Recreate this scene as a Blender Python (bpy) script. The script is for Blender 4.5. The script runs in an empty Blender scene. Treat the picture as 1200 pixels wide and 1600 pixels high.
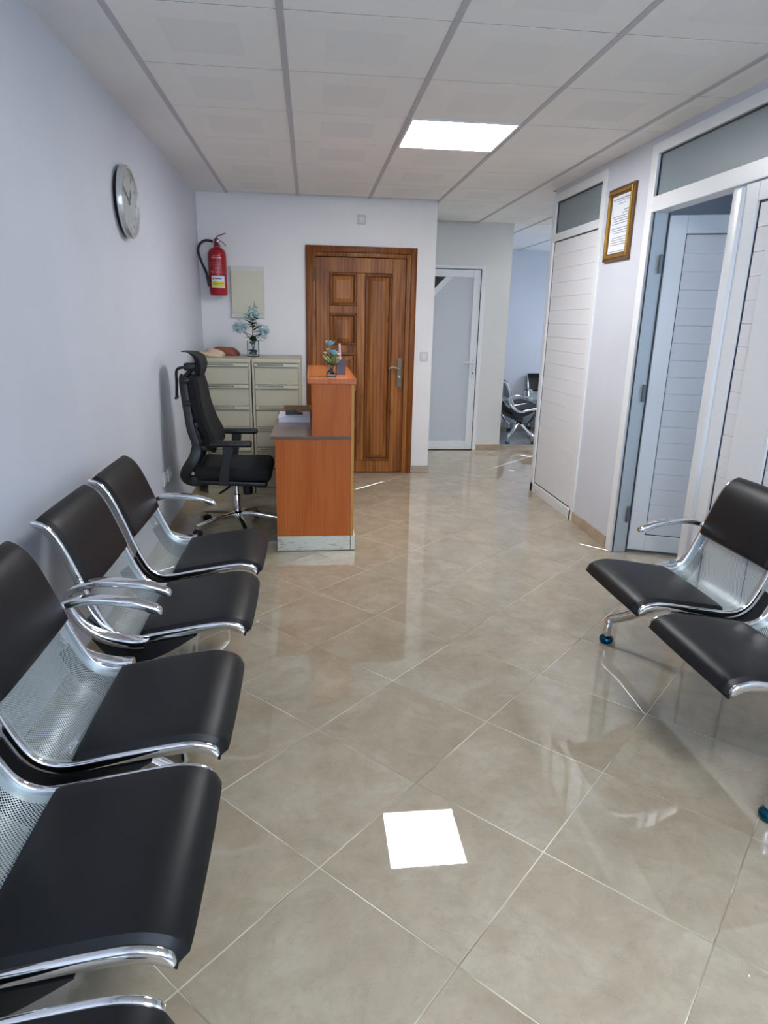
import bpy, bmesh, math, random
from mathutils import Vector, Matrix
random.seed(7)
PI = math.pi
C = bpy.context.scene.collection
SC = bpy.context.scene

# ---------------------------------------------------------------- camera, world, exposure
F_PX, PITCH, YAW, ROLL, CAM_Z = 1025.0, math.radians(16.23), math.radians(6.538), math.radians(1.225), 1.38
fw = Vector((math.sin(YAW) * math.cos(PITCH), math.cos(YAW) * math.cos(PITCH), -math.sin(PITCH)))
rt = Vector((math.cos(YAW), -math.sin(YAW), 0))
dn = fw.cross(rt)
rt2 = math.cos(ROLL) * rt - math.sin(ROLL) * dn
dn2 = math.sin(ROLL) * rt + math.cos(ROLL) * dn
cam = bpy.data.cameras.new('camera')
cam.sensor_fit = 'VERTICAL'
cam.sensor_height = 36.0
cam.lens = F_PX / 1600.0 * 36.0
cam.clip_start = 0.02
cam_ob = bpy.data.objects.new('camera', cam)
C.objects.link(cam_ob)
m3 = Matrix((rt2, -dn2, -fw)).transposed()
cam_ob.matrix_world = Matrix.Translation((0, 0, CAM_Z)) @ m3.to_4x4()
SC.camera = cam_ob

SC.cycles.caustics_reflective = False
SC.cycles.caustics_refractive = False
world = bpy.data.worlds.new('world')
SC.world = world
world.use_nodes = True
world.node_tree.nodes['Background'].inputs[0].default_value = (0.58, 0.76, 1.0, 1)
world.node_tree.nodes['Background'].inputs[1].default_value = 6.6
SC.view_settings.view_transform = 'Standard'
SC.view_settings.look = 'None'
SC.view_settings.exposure = 0.74
SC.view_settings.gamma = 1.0
SC.view_settings.use_curve_mapping = False
LED = 25.0

def portal(loc, rot, sx, sy):
    l = bpy.data.lights.new('window_portal', 'AREA')
    l.shape = 'RECTANGLE'; l.size = sx; l.size_y = sy
    l.cycles.is_portal = True
    o = bpy.data.objects.new('window_portal', l)
    o.location = loc; o.rotation_euler = rot
    C.objects.link(o)
portal((0.55, -1.62, 1.60), (PI / 2, 0, PI), 2.2, 1.3)         # window behind the photographer, light goes +y
portal((4.12, 1.9, 1.5), (0, PI / 2, 0), 1.2, 1.0)                                # unseen window added to brighten the side room
portal((4.72, 8.4, 1.4), (0, PI / 2, 0), 1.0, 1.0)            # window of the far waiting room, light goes -x

# ---------------------------------------------------------------- helpers
def lin(c):
    return tuple((v / 12.92 if v <= 0.04045 else ((v + 0.055) / 1.055) ** 2.4) for v in [x / 255.0 for x in c]) + (1,)

MATS = {}
def mat(name, rgb, rough=0.5, metal=0.0, **kw):
    if name in MATS:
        return MATS[name]
    m = bpy.data.materials.new(name); m.use_nodes = True
    b = m.node_tree.nodes['Principled BSDF']
    b.inputs['Base Color'].default_value = lin(rgb)
    b.inputs['Roughness'].default_value = rough
    b.inputs['Metallic'].default_value = metal
    for k, v in kw.items():
        b.inputs[k.replace('_', ' ')].default_value = v
    MATS[name] = m
    return m

class NT:
    """small node-tree writer"""
    def __init__(s, m):
        s.t = m.node_tree; s.n = s.t.nodes; s.b = s.n['Principled BSDF']
    def add(s, kind, **props):
        n = s.n.new(kind)
        for k, v in props.items(): setattr(n, k, v)
        return n
    def link(s, a, b): s.t.links.new(a, b)
    def noise(s, vec, scale, detail=3, rough=0.55, dist=0.0):
        n = s.add('ShaderNodeTexNoise'); n.inputs['Scale'].default_value = scale
        n.inputs['Detail'].default_value = detail; n.inputs['Roughness'].default_value = rough
        n.inputs['Distortion'].default_value = dist
        s.link(vec, n.inputs['Vector']); return n.outputs['Fac']
    def ramp(s, fac, stops):
        r = s.add('ShaderNodeValToRGB'); e = r.color_ramp.elements
        while len(e) < len(stops): e.new(0.5)
        for el, (p, c) in zip(e, stops): el.position = p; el.color = c
        s.link(fac, r.inputs['Fac']); return r.outputs['Color']
    def mix(s, fac, a, b, mode='MIX'):
        x = s.add('ShaderNodeMix', data_type='RGBA', blend_type=mode)
        for sock, v in ((x.inputs['Factor'], fac), (x.inputs[6], a), (x.inputs[7], b)):
            if isinstance(v, (int, float)): sock.default_value = v
            elif isinstance(v, tuple): sock.default_value = v
            else: s.link(v, sock)
        return x.outputs[2]
    def math(s, op, a, b=0.0):
        x = s.add('ShaderNodeMath', operation=op)
        for i, v in enumerate((a, b)):
            if isinstance(v, (int, float)): x.inputs[i].default_value = v
            else: s.link(v, x.inputs[i])
        return x.outputs[0]
    def mapping(s, vec, scale=(1, 1, 1), loc=(0, 0, 0)):
        x = s.add('ShaderNodeMapping'); x.inputs['Scale'].default_value = scale; x.inputs['Location'].default_value = loc
        s.link(vec, x.inputs['Vector']); return x.outputs[0]
    def bump(s, h, strength, dist=0.002):
        x = s.add('ShaderNodeBump'); x.inputs['Strength'].default_value = strength; x.inputs['Distance'].default_value = dist
        s.link(h, x.inputs['Height']); s.link(x.outputs[0], s.b.inputs['Normal'])

W4 = lambda v: (v, v, v, 1)

# ---------------------------------------------------------------- materials
def m_paint(name, rgb, rough=0.55):
    m = mat(name, rgb, rough); t = NT(m)
    p = t.add('ShaderNodeNewGeometry').outputs['Position']
    c = t.ramp(t.noise(p, 1.3, 3), [(0.3, lin(tuple(int(v * 0.965) for v in rgb))), (0.7, lin(rgb))])
    t.link(c, t.b.inputs['Base Color'])
    t.bump(t.noise(p, 160, 2), 0.08, 0.001)
    return m
M_WALL = m_paint('wall_paint', (208, 211, 219), 0.5)  # faint blue of the daylight put into the paint colour
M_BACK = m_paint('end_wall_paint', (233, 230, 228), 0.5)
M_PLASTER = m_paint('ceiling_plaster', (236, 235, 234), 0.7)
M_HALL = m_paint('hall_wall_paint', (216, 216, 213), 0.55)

def m_floor(name, a, b, c, rough):
    m = mat(name, b, rough); t = NT(m)
    p = t.add('ShaderNodeNewGeometry').outputs['Position']
    rnd = t.add('ShaderNodeObjectInfo').outputs['Random']
    off = t.add('ShaderNodeVectorMath', operation='MULTIPLY_ADD')
    t.link(rnd, off.inputs[0]); off.inputs[1].default_value = (37, 53, 11); t.link(p, off.inputs[2])
    v = off.outputs[0]
    n1 = t.noise(v, 4.5, 7, 0.66, 0.5)
    n2 = t.noise(v, 11, 8, 0.7, 0.8)
    base = t.ramp(n1, [(0.30, lin(a)), (0.5, lin(b)), (0.68, lin(c))])
    mott = t.ramp(n2, [(0.34, W4(0.89)), (0.6, W4(1.02))])
    col = t.mix(1.0, base, mott, 'MULTIPLY')
    # fine veins
    vn = t.noise(v, 6.5, 5, 0.6, 2.2)
    d = t.math('ABSOLUTE', t.math('SUBTRACT', vn, 0.5))
    vein = t.ramp(d, [(0.0, W4(0.80)), (0.009, W4(1.0))])
    col = t.mix(0.7, col, vein, 'MULTIPLY')
    tint = t.math('ADD', t.math('MULTIPLY', rnd, 0.07), 0.955)
    comb = t.add('ShaderNodeCombineColor')
    for i in range(3): t.link(tint, comb.inputs[i])
    col = t.mix(1.0, col, comb.outputs[0], 'MULTIPLY')
    t.link(col, t.b.inputs['Base Color'])
    t.b.inputs['IOR'].default_value = 1.85
    t.bump(t.noise(p, 70, 3, 0.6), 0.018, 0.0006)
    return m
M_TILE = m_floor('polished_beige_tile', (153, 139, 117), (163, 150, 129), (173, 162, 144), 0.015)
M_FTILE = m_floor('grey_floor_tile', (120, 117, 112), (132, 129, 124), (143, 140, 136), 0.12)
M_GROUT = mat('tile_grout', (206, 196, 176), 0.7)
_t = NT(M_GROUT)
_t.link(_t.ramp(_t.noise(_t.add('ShaderNodeNewGeometry').outputs['Position'], 2.2, 3), [(0.40, lin((128, 116, 96))), (0.58, lin((214, 206, 188)))]), _t.b.inputs['Base Color'])
M_SKIRT = m_floor('beige_skirting_tile', (164, 146, 122), (174, 156, 132), (182, 166, 144), 0.25)

def m_ctile():
    m = mat('ceiling_tile', (214, 211, 207), 0.8); t = NT(m)
    tc = t.add('ShaderNodeTexCoord').outputs['Generated']
    rnd = t.add('ShaderNodeObjectInfo').outputs['Random']
    sep = t.add('ShaderNodeSeparateXYZ'); t.link(tc, sep.inputs[0])
    dx = t.math('ABSOLUTE', t.math('SUBTRACT', sep.outputs[0], 0.5))
    dy = t.math('ABSOLUTE', t.math('SUBTRACT', sep.outputs[1], 0.5))
    ins = t.math('MULTIPLY', t.math('LESS_THAN', dx, 0.25), t.math('LESS_THAN', dy, 0.27))
    ins = t.math('MULTIPLY', ins, t.math('ADD', t.math('MULTIPLY', rnd, 0.6), 0.4))
    col = t.mix(ins, lin((240, 238, 234)), lin((233, 232, 230)))
    t.link(col, t.b.inputs['Base Color'])
    t.bump(t.noise(t.add('ShaderNodeNewGeometry').outputs['Position'], 240, 2), 0.12, 0.001)
    return m
M_CTILE = m_ctile()
M_TBAR = mat('ceiling_bar_paint', (186, 184, 188), 0.45)
M_DARK = mat('dark_gap', (34, 34, 36), 0.8)
M_ALU = mat('white_aluminium', (226, 228, 230), 0.32)
M_SLAT = mat('white_slat', (224, 225, 228), 0.38)
M_GASKET = mat('black_gasket', (48, 50, 54), 0.6)
M_JAMB = mat('raw_aluminium_jamb', (186, 192, 194), 0.4, 0.2)
M_HINGE = mat('hinge_metal', (120, 124, 126), 0.35, 0.7)

def m_frost():
    m = mat('frosted_glass', (150, 164, 170), 0.4); t = NT(m)
    t.b.inputs['Transmission Weight'].default_value = 0.35
    p = t.add('ShaderNodeNewGeometry').outputs['Position']
    t.bump(t.noise(p, 320, 2), 0.25, 0.001)
    return m
M_FROST = m_frost()

def m_wood(name, a, b, c, scale=(9, 9, 0.9), knots=True, rough=0.32, dark=(70, 34, 16), wave=0.12, spec=0.14):
    m = mat(name, b, rough, Specular_IOR_Level=spec); t = NT(m)
    oc = t.add('ShaderNodeTexCoord').outputs['Object']
    rnd = t.add('ShaderNodeObjectInfo').outputs['Random']
    off = t.add('ShaderNodeVectorMath', operation='MULTIPLY_ADD')
    t.link(rnd, off.inputs[0]); off.inputs[1].default_value = (7.3, 3.1, 5.7); t.link(oc, off.inputs[2])
    v = t.mapping(off.outputs[0], scale)
    n = t.noise(v, 1.0, 4, 0.6, 0.7)
    w = t.add('ShaderNodeTexWave'); w.inputs['Scale'].default_value = 1.1; w.inputs['Distortion'].default_value = 5.0
    w.inputs['Detail'].default_value = 3; w.bands_direction = 'X'; t.link(v, w.inputs['Vector'])
    f = t.math('ADD', t.math('MULTIPLY', n, 1.0 - wave), t.math('MULTIPLY', w.outputs['Fac'], wave))
    col = t.ramp(f, [(0.28, lin(a)), (0.5, lin(b)), (0.74, lin(c))])
    fine = t.ramp(t.noise(t.mapping(off.outputs[0], (scale[0] * 14, scale[1] * 14, scale[2] * 3)), 1.0, 2), [(0.3, W4(0.93)), (0.7, W4(1.02))])
    col = t.mix(1.0, col, fine, 'MULTIPLY')
    if knots:
        vo = t.add('ShaderNodeTexVoronoi'); vo.inputs['Scale'].default_value = 1.0
        t.link(t.mapping(off.outputs[0], (7.0, 7.0, 3.2)), vo.inputs['Vector'])
        k = t.ramp(vo.outputs['Distance'], [(0.05, W4(1)), (0.13, W4(0))])
        col = t.mix(t.math('MULTIPLY', k, 0.75), col, lin(dark))
    t.link(col, t.b.inputs['Base Color'])
    return m
M_PINE = m_wood('varnished_pine', (92, 50, 20), (144, 88, 44), (180, 122, 68))
M_PINEF = m_wood('varnished_pine_frame', (90, 46, 20), (120, 68, 30), (146, 90, 44))
M_PINED = m_wood('pine_moulding', (62, 30, 12), (78, 40, 18), (92, 50, 24), knots=False)
M_LAM = m_wood('orange_wood_laminate', (172, 90, 42), (184, 100, 50), (194, 112, 60), (16, 16, 1.2), False, 0.33)
M_LAMTOP = m_wood('glossy_orange_laminate', (182, 98, 48), (196, 110, 58), (204, 120, 68), (10, 1.2, 10), False, 0.16, spec=0.45)
M_EDGE = m_wood('pale_wood_edge', (186, 128, 66), (200, 142, 78), (208, 152, 88), (30, 30, 2), False, 0.35)
M_BROWNTOP = m_wood('brown_worktop', (112, 82, 70), (124, 92, 80), (134, 102, 90), (10, 1.2, 10), False, 0.22, spec=0.45)
M_BROWNEDGE = mat('brown_worktop_edge', (92, 66, 48), 0.4)

def m_foil():
    m = mat('worn_silver_plinth', (196, 194, 176), 0.38, 0.25); t = NT(m)
    p = t.add('ShaderNodeNewGeometry').outputs['Position']
    n = t.noise(t.mapping(p, (6, 6, 30)), 3, 5, 0.7)
    t.link(t.ramp(n, [(0.34, lin((138, 128, 96))), (0.42, lin((198, 196, 180))), (0.7, lin((206, 206, 194)))]), t.b.inputs['Base Color'])
    return m
M_FOIL = m_foil()

M_CHROME = mat('polished_chrome', (222, 222, 224), 0.06, 1.0)
M_CHROME2 = mat('brushed_chrome', (180, 180, 182), 0.22, 1.0)
def m_leather():
    m = mat('black_leatherette', (9, 10, 13), 0.42, Specular_IOR_Level=0.33); t = NT(m)
    p = t.add('ShaderNodeTexCoord').outputs['Object']
    vo = t.add('ShaderNodeTexVoronoi'); vo.inputs['Scale'].default_value = 420; t.link(p, vo.inputs['Vector'])
    t.bump(vo.outputs['Distance'], 0.10, 0.0006)
    return m
M_LEATHER = m_leather()
M_BLACKMET = mat('black_powder_coat', (14, 14, 16), 0.4)
def m_perf():
    m = mat('perforated_steel', (160, 172, 174), 0.38, 0.25); t = NT(m)
    uv = t.add('ShaderNodeUVMap').outputs[0]
    sep = t.add('ShaderNodeSeparateXYZ'); t.link(uv, sep.inputs[0])
    pitch = 0.0082
    def cell(o1, o2):
        a = t.math('SUBTRACT', t.math('FRACT', t.math('ADD', t.math('DIVIDE', sep.outputs[0], pitch), o1)), 0.5)
        b = t.math('SUBTRACT', t.math('FRACT', t.math('ADD', t.math('DIVIDE', sep.outputs[1], pitch), o2)), 0.5)
        r = t.math('ADD', t.math('MULTIPLY', a, a), t.math('MULTIPLY', b, b))
        return t.math('LESS_THAN', r, 0.062)
    h = t.math('MAXIMUM', cell(0, 0), cell(0.5, 0.5))
    h = t.math('MULTIPLY', h, t.math('LESS_THAN', t.math('ABSOLUTE', sep.outputs[1]), 0.185))
    tr = t.add('ShaderNodeBsdfTransparent'); mx = t.add('ShaderNodeMixShader')
    out = t.n['Material Output']
    t.link(h, mx.inputs[0]); t.link(t.b.outputs[0], mx.inputs[1]); t.link(tr.outputs[0], mx.inputs[2])
    t.link(mx.outputs[0], out.inputs['Surface'])
    return m
M_PERF = m_perf()
M_BLUECAP = mat('blue_metallic_cap', (20, 84, 112), 0.12, 0.9)

M_MESH = mat('black_chair_fabric', (9, 9, 11), 0.85)
M_BPLAST = mat('black_plastic', (13, 14, 17), 0.45)
M_CAB = mat('olive_beige_steel', (176, 170, 148), 0.42)
M_CABLIP = mat('pale_beige_steel', (190, 187, 166), 0.4)
M_CREAM = mat('cream_metal', (206, 202, 178), 0.45)
M_CREAM2 = mat('cream_white_rim', (208, 207, 198), 0.45)
M_WPLAST = mat('white_plastic', (214, 214, 212), 0.35)
M_GPLAST = mat('grey_white_plastic', (198, 198, 198), 0.4)
M_RED = mat('extinguisher_red', (160, 14, 32), 0.3)
M_DRED = mat('dark_red_valve', (120, 24, 34), 0.35)
M_RUBBER = mat('black_rubber', (20, 18, 20), 0.5)
M_PAPER = mat('white_paper', (222, 226, 232), 0.6)
M_YELLOW = mat('yellow_label', (222, 200, 30), 0.5)
M_INK = mat('ink', (104, 108, 118), 0.7)
M_WINK = mat('pale_ink', (206, 150, 158), 0.6)
M_GOLD = mat('gold_frame', (196, 152, 66), 0.28, 0.85)
M_BRONZE = mat('brown_frame', (112, 78, 44), 0.32, 0.3)
M_SILVER = mat('silver_clock_case', (206, 206, 204), 0.22, 0.6)
M_FACE = mat('silver_clock_face', (176, 180, 180), 0.35, 0.2)
M_FACEINK = mat('clock_print', (120, 122, 124), 0.5)
M_GLASS = mat('clear_glass', (240, 246, 246), 0.02, Transmission_Weight=1.0, IOR=1.3)
M_STEM = mat('dark_green_leaf', (34, 62, 40), 0.5)
M_LEAF = mat('fresh_green_leaf', (104, 140, 78), 0.5)
M_PETAL = mat('pale_blue_petal', (182, 210, 212), 0.6)
M_PETAL2 = mat('blue_rose_petal', (140, 196, 210), 0.55)
M_WPETAL = mat('cream_petal', (226, 226, 206), 0.6)
M_PEB = mat('pale_pebble', (188, 182, 170), 0.4)
M_PEBD = mat('dark_pebble', (62, 54, 50), 0.4)
M_CLOTH = mat('cream_cloth', (200, 176, 148), 0.8)
M_POUCH = mat('russet_pouch', (132, 72, 56), 0.6)
M_BOXD = mat('dark_plum_box', (58, 26, 30), 0.35)
M_PINK = mat('pink_pen', (226, 176, 178), 0.35)
M_BRASS = mat('aged_bronze', (104, 92, 74), 0.35, 0.8)
M_BRASSL = mat('bright_lever', (190, 176, 150), 0.2, 0.9)
M_FILM = mat('white_window_film', (196, 200, 206), 0.4)
M_NIGHT = mat('dark_pane', (16, 16, 20), 0.1)
M_TAN = mat('tan_wood_tray', (164, 128, 88), 0.45)
def m_led():
    m = mat('led_diffuser', (255, 255, 255), 0.5); t = NT(m)
    t.b.inputs['Emission Color'].default_value = (0.985, 0.99, 1.0, 1); t.b.inputs['Emission Strength'].default_value = LED
    return m
M_LED = m_led()

# ---------------------------------------------------------------- mesh helpers
def wl(p):
    v = Vector((0, 0, 0))
    while p is not None:
        v += p.location; p = p.parent
    return v
def obj(name, bm, material, parent=None, smooth=False, origin=None):
    """one mesh object; geometry is given in world coordinates (or around a parent still standing at the origin)"""
    org = Vector(origin) if origin is not None else Vector((0, 0, 0))
    base = wl(parent)
    tr = base if parent is not None and origin is None else org
    if tr.length > 0: bmesh.ops.translate(bm, verts=bm.verts, vec=-tr)
    bmesh.ops.recalc_face_normals(bm, faces=bm.faces)
    me = bpy.data.meshes.new(name)
    bm.to_mesh(me); bm.free()
    if smooth:
        me.shade_smooth()
        if smooth != 'all': me.set_sharp_from_angle(angle=math.radians(38))
    me.materials.append(material)
    o = bpy.data.objects.new(name, me); C.objects.link(o)
    o.parent = parent
    if origin is not None: o.location = org - base
    return o
def tag(o, label=None, cat=None, group=None, kind=None):
    for k, v in (('label', label), ('category', cat), ('group', group), ('kind', kind)):
        if v: o[k] = v
    return o
def thing(name, label, cat, loc=(0, 0, 0), group=None, kind=None):
    o = bpy.data.objects.new(name, None); o.empty_display_size = 0.1
    C.objects.link(o); o.location = loc
    return tag(o, label, cat, group, kind)
def copy_tree(o, parent=None):
    c = o.copy(); C.objects.link(c); c.parent = parent
    for ch in list(o.children): copy_tree(ch, c)
    return c
def inst(o, name, loc, parent):
    c = bpy.data.objects.new(name, o.data); C.objects.link(c); c.parent = parent
    c.location = Vector(loc) - wl(parent); return c
def B(): return bmesh.new()
def box(bm, x0, x1, y0, y1, z0, z1, bev=0.0, seg=2):
    r = bmesh.ops.create_cube(bm, size=1.0)
    vs = r['verts']
    for v in vs:
        v.co = Vector(((x0 + x1) / 2 + v.co.x * (x1 - x0), (y0 + y1) / 2 + v.co.y * (y1 - y0), (z0 + z1) / 2 + v.co.z * (z1 - z0)))
    if bev > 0:
        es = list({e for v in vs for e in v.link_edges})
        bmesh.ops.bevel(bm, geom=es, offset=bev, segments=seg, affect='EDGES', profile=0.5)
    return bm
def bx(*a, **k): return box(B(), *a, **k)
def prism(bm, poly, axis, a, b):
    """poly: list of 2D points; axis 'y' -> (x,z) extruded a..b along y; 'x' -> (y,z); 'z' -> (x,y)"""
    def P(p, t):
        return {'y': (p[0], t, p[1]), 'x': (t, p[0], p[1]), 'z': (p[0], p[1], t)}[axis]
    v0 = [bm.verts.new(P(p, a)) for p in poly]; v1 = [bm.verts.new(P(p, b)) for p in poly]
    n = len(poly)
    bm.faces.new(v0); bm.faces.new(list(reversed(v1)))
    for i in range(n): bm.faces.new((v0[i], v0[(i + 1) % n], v1[(i + 1) % n], v1[i]))
    return bm
def catmull(pts, per=6):
    pts = [Vector(p) for p in pts]; out = []
    for i in range(len(pts) - 1):
        p0, p1, p2, p3 = pts[max(i - 1, 0)], pts[i], pts[i + 1], pts[min(i + 2, len(pts) - 1)]
        for k in range(per):
            t = k / per
            out.append(0.5 * ((2 * p1) + (p2 - p0) * t + (2 * p0 - 5 * p1 + 4 * p2 - p3) * t * t + (3 * p1 - p0 - 3 * p2 + p3) * t ** 3))
    out.append(pts[-1]); return out
def sweep(bm, path, sec, up=None, scale=None, cap=True):
    """sweep 2D section (a,b) along 3D path. b axis ~ up x tangent frame: a = side axis, b = normal axis"""
    n = len(path); rings = []
    side0 = Vector(up) if up is not None else None
    prev = None
    for i, p in enumerate(path):
        t = (path[min(i + 1, n - 1)] - path[max(i - 1, 0)]).normalized()
        if side0 is not None:
            s = (side0 - t * side0.dot(t)).normalized()
        else:
            if prev is None:
                a = Vector((0, 0, 1)) if abs(t.z) < 0.9 else Vector((1, 0, 0))
                s = t.cross(a).normalized()
            else:
                s = (prev - t * prev.dot(t)).normalized()
            prev = s
        nn = t.cross(s)
        k = scale[i] if scale is not None else (1, 1)
        if not isinstance(k, (tuple, list)): k = (k, k)
        rings.append([bm.verts.new(p + s * (a * k[0]) + nn * (b * k[1])) for a, b in sec])
    m = len(sec)
    for i in range(n - 1):
        for j in range(m):
            bm.faces.new((rings[i][j], rings[i][(j + 1) % m], rings[i + 1][(j + 1) % m], rings[i + 1][j]))
    if cap:
        bm.faces.new(list(reversed(rings[0]))); bm.faces.new(rings[-1])
    return bm
def circ(r, n=10, ry=None):
    ry = ry or r
    return [(r * math.cos(2 * PI * i / n), ry * math.sin(2 * PI * i / n)) for i in range(n)]
def rrect(w, h, r, k=3):
    out = []
    for cx, cy, a0 in ((w - r, h - r, 0), (-w + r, h - r, 90), (-w + r, -h + r, 180), (w - r, -h + r, 270)):
        for i in range(k + 1):
            a = math.radians(a0 + 90 * i / k); out.append((cx + r * math.cos(a), cy + r * math.sin(a)))
    return out
def tube(bm, pts, r, n=10, per=6, smooth=True):
    p = catmull(pts, per) if smooth else [Vector(q) for q in pts]
    return sweep(bm, p, circ(r, n))
def lathe(bm, prof, center, n=24, axis='z'):
    cx, cy, cz = center; rings = []
    for r, h in prof:
        ring = []
        for i in range(n):
            a = 2 * PI * i / n; u, v = max(r, 1e-4) * math.cos(a), max(r, 1e-4) * math.sin(a)
            ring.append(bm.verts.new({'z': (cx + u, cy + v, cz + h), 'x': (cx + h, cy + u, cz + v), 'y': (cx + u, cy + h, cz + v)}[axis]))
        rings.append(ring)
    for i in range(len(rings) - 1):
        for j in range(n):
            bm.faces.new((rings[i][j], rings[i][(j + 1) % n], rings[i + 1][(j + 1) % n], rings[i + 1][j]))
    bm.faces.new(list(reversed(rings[0]))); bm.faces.new(rings[-1])
    return bm

# ---------------------------------------------------------------- dimensions
H = 2.375                                   # ceiling height
XL, XR = -0.925, 1.895                      # left wall face, right wall face
YB = 6.045                                  # wall with the wooden door
XC = 1.10                                   # its right-hand corner
YH = 7.18                                   # corridor wall with the white door
XH = 2.12                                   # end of that wall
YF = 9.6                                    # far wall of the far waiting room
YN = -1.6                                   # wall behind the photographer
YRE = 5.36                                  # far end of the right wall
GX = [-0.674, -0.089, 0.513, 1.112, 1.729]
GY0, GYP = 3.738, 0.567

# ---------------------------------------------------------------- floor
fl = thing('floor', 'polished beige marbled floor tiles laid on the diagonal', 'floor', kind='structure')
obj('floor_bed', bx(XL - 0.1, 5.0, YN - 0.1, 7.5, -0.08, -0.0012), M_GROUT, fl)
LS, LX, LY = 0.304, 0.314, 1.704
def clip(poly, nx, ny, d):
    out = []
    for i in range(len(poly)):
        a, b = poly[i], poly[(i + 1) % len(poly)]
        da, db = a[0] * nx + a[1] * ny - d, b[0] * nx + b[1] * ny - d
        if da <= 0: out.append(a)
        if (da < 0 < db) or (db < 0 < da):
            t = da / (da - db); out.append((a[0] + (b[0] - a[0]) * t, a[1] + (b[1] - a[1]) * t))
    return out
def tile_mesh(poly, origin, name='floor_tile'):
    bm = prism(B(), poly, 'z', -0.008, 0.0)
    top = [e for e in bm.edges if all(abs(v.co.z) < 1e-6 for v in e.verts)]
    bmesh.ops.bevel(bm, geom=top, offset=0.0012, segments=1, affect='EDGES')
    return obj(name, bm, M_TILE, fl, origin=origin)
proto_tile = None
HD = LS - 0.0019
for i in range(-6, 15):
    for j in range(-12, 21):
        if (i + j) % 2 == 0: continue
        cx, cy = LX + LS * i, LY + LS * j
        x1 = XR + 0.06 if cy < YRE else 3.6
        if cx - LS > x1 or cx + LS < XL or cy + LS < YN or cy - LS > 7.5: continue
        if cy > YB + LS and cx + LS < XC: continue
        d = [(cx - HD, cy), (cx, cy - HD), (cx + HD, cy), (cx, cy + HD)]
        inside = cx - LS > XL and cx + LS < x1 and cy - LS > YN and cy + LS < 7.5 and not (cy + LS > YB and cx - LS < XC)
        if inside:
            if proto_tile is None: proto_tile = tile_mesh(d, (cx, cy, 0))
            else: inst(proto_tile, 'floor_tile', (cx, cy, 0), fl)
        else:
            p = clip(d, -1, 0, -(XL + 0.0)); p = clip(p, 1, 0, x1); p = clip(p, 0, -1, -YN); p = clip(p, 0, 1, 7.5)
            if len(p) >= 3:
                area = abs(sum(p[k][0] * p[(k + 1) % len(p)][1] - p[(k + 1) % len(p)][0] * p[k][1] for k in range(len(p)))) / 2
                if area > 0.004: tile_mesh(p, (cx, cy, 0))
DROP = -0.12
f2 = thing('floor', 'dull grey floor of the far waiting room beyond the threshold', 'floor', (3.5, 8.5, 0), kind='structure')
obj('floor_slab', bx(XH, 4.9, 7.5, YF, -0.18, DROP), M_FTILE, f2)
obj('threshold_strip', bx(XH, 4.9, 7.485, 7.515, -0.02, 0.004, bev=0.002), M_CHROME2, f2)
f3 = obj('floor', bx(XR + 0.06, 4.2, 1.0, 5.3, -0.06, -0.0005), M_TILE)
tag(f3, 'beige floor of the side room behind the double door', 'floor', kind='structure')

# ---------------------------------------------------------------- ceiling
ce = thing('ceiling', 'suspended ceiling of pale square tiles with grey bars', 'ceiling', (0, 0, H), kind='structure')
obj('ceiling_slab', bx(XL - 0.1, 4.9, YN - 0.1, YF + 0.1, H + 0.02, H + 0.10), M_DARK, ce)  # added above the tiles to block light, dark so the joints read dark
obj('plaster_border', bx(XL, GX[0] - 0.012, YN, YB, H - 0.004, H + 0.02), M_PLASTER, ce)
obj('side_room_ceiling', bx(XR + 0.1, 4.1, 1.0, 5.26, H, H + 0.02), M_PLASTER, ce)
tiles = {}
def ctile(x0, x1, y0, y1):
    w, d = round(x1 - x0, 4), round(y1 - y0, 4)
    c = ((x0 + x1) / 2, (y0 + y1) / 2, H)
    if (w, d) in tiles: inst(tiles[(w, d)], 'ceiling_tile', c, ce)
    else: tiles[(w, d)] = obj('ceiling_tile', bx(x0, x1, y0, y1, H, H + 0.014), M_CTILE, ce, origin=c)
LIGHTS = []
GXX = GX + [2.329, 2.929, 3.529]
k0 = math.floor((YN - GY0) / GYP)
for k in range(k0, 11):
    y0, y1 = GY0 + k * GYP, GY0 + (k + 1) * GYP
    for c in range(len(GXX) - 1):
        x0, x1 = GXX[c] + 0.0125, GXX[c + 1] - 0.0125
        ya, yb = max(y0, YN), min(y1, YF)
        if x0 < XC - 0.3: yb = min(yb, YB)
        if GXX[c] > 1.6 and yb < YRE + 0.2:
            if GXX[c] > 2: continue
            x1 = XR
        if yb > YH and GXX[c] < 1.7: yb = min(yb, YH)
        if yb - ya < 0.06: continue
        if (c == 2 and k in (0, -7)) or (c == 6 and k == 5):
            LIGHTS.append((x0, x1, ya, yb)); continue
        ctile(x0, x1, ya + 0.0035, yb - 0.0035)
for i, x in enumerate(GXX[:-1]):
    ya, yb = YN, (YB if x < XC else (YH if x < XH else YF))
    if x > XR: ya = YRE
    obj('ceiling_bar', bx(x - 0.0125, x + 0.0125, ya, yb, H - 0.004, H + 0.012, bev=0.001, seg=1), M_TBAR, ce)
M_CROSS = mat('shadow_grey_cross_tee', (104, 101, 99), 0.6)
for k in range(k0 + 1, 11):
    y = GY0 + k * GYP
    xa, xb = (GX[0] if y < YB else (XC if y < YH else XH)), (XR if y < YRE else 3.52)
    obj('cross_bar', bx(xa, xb, y - 0.004, y + 0.004, H + 0.0015, H + 0.010), M_CROSS, ce)
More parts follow.
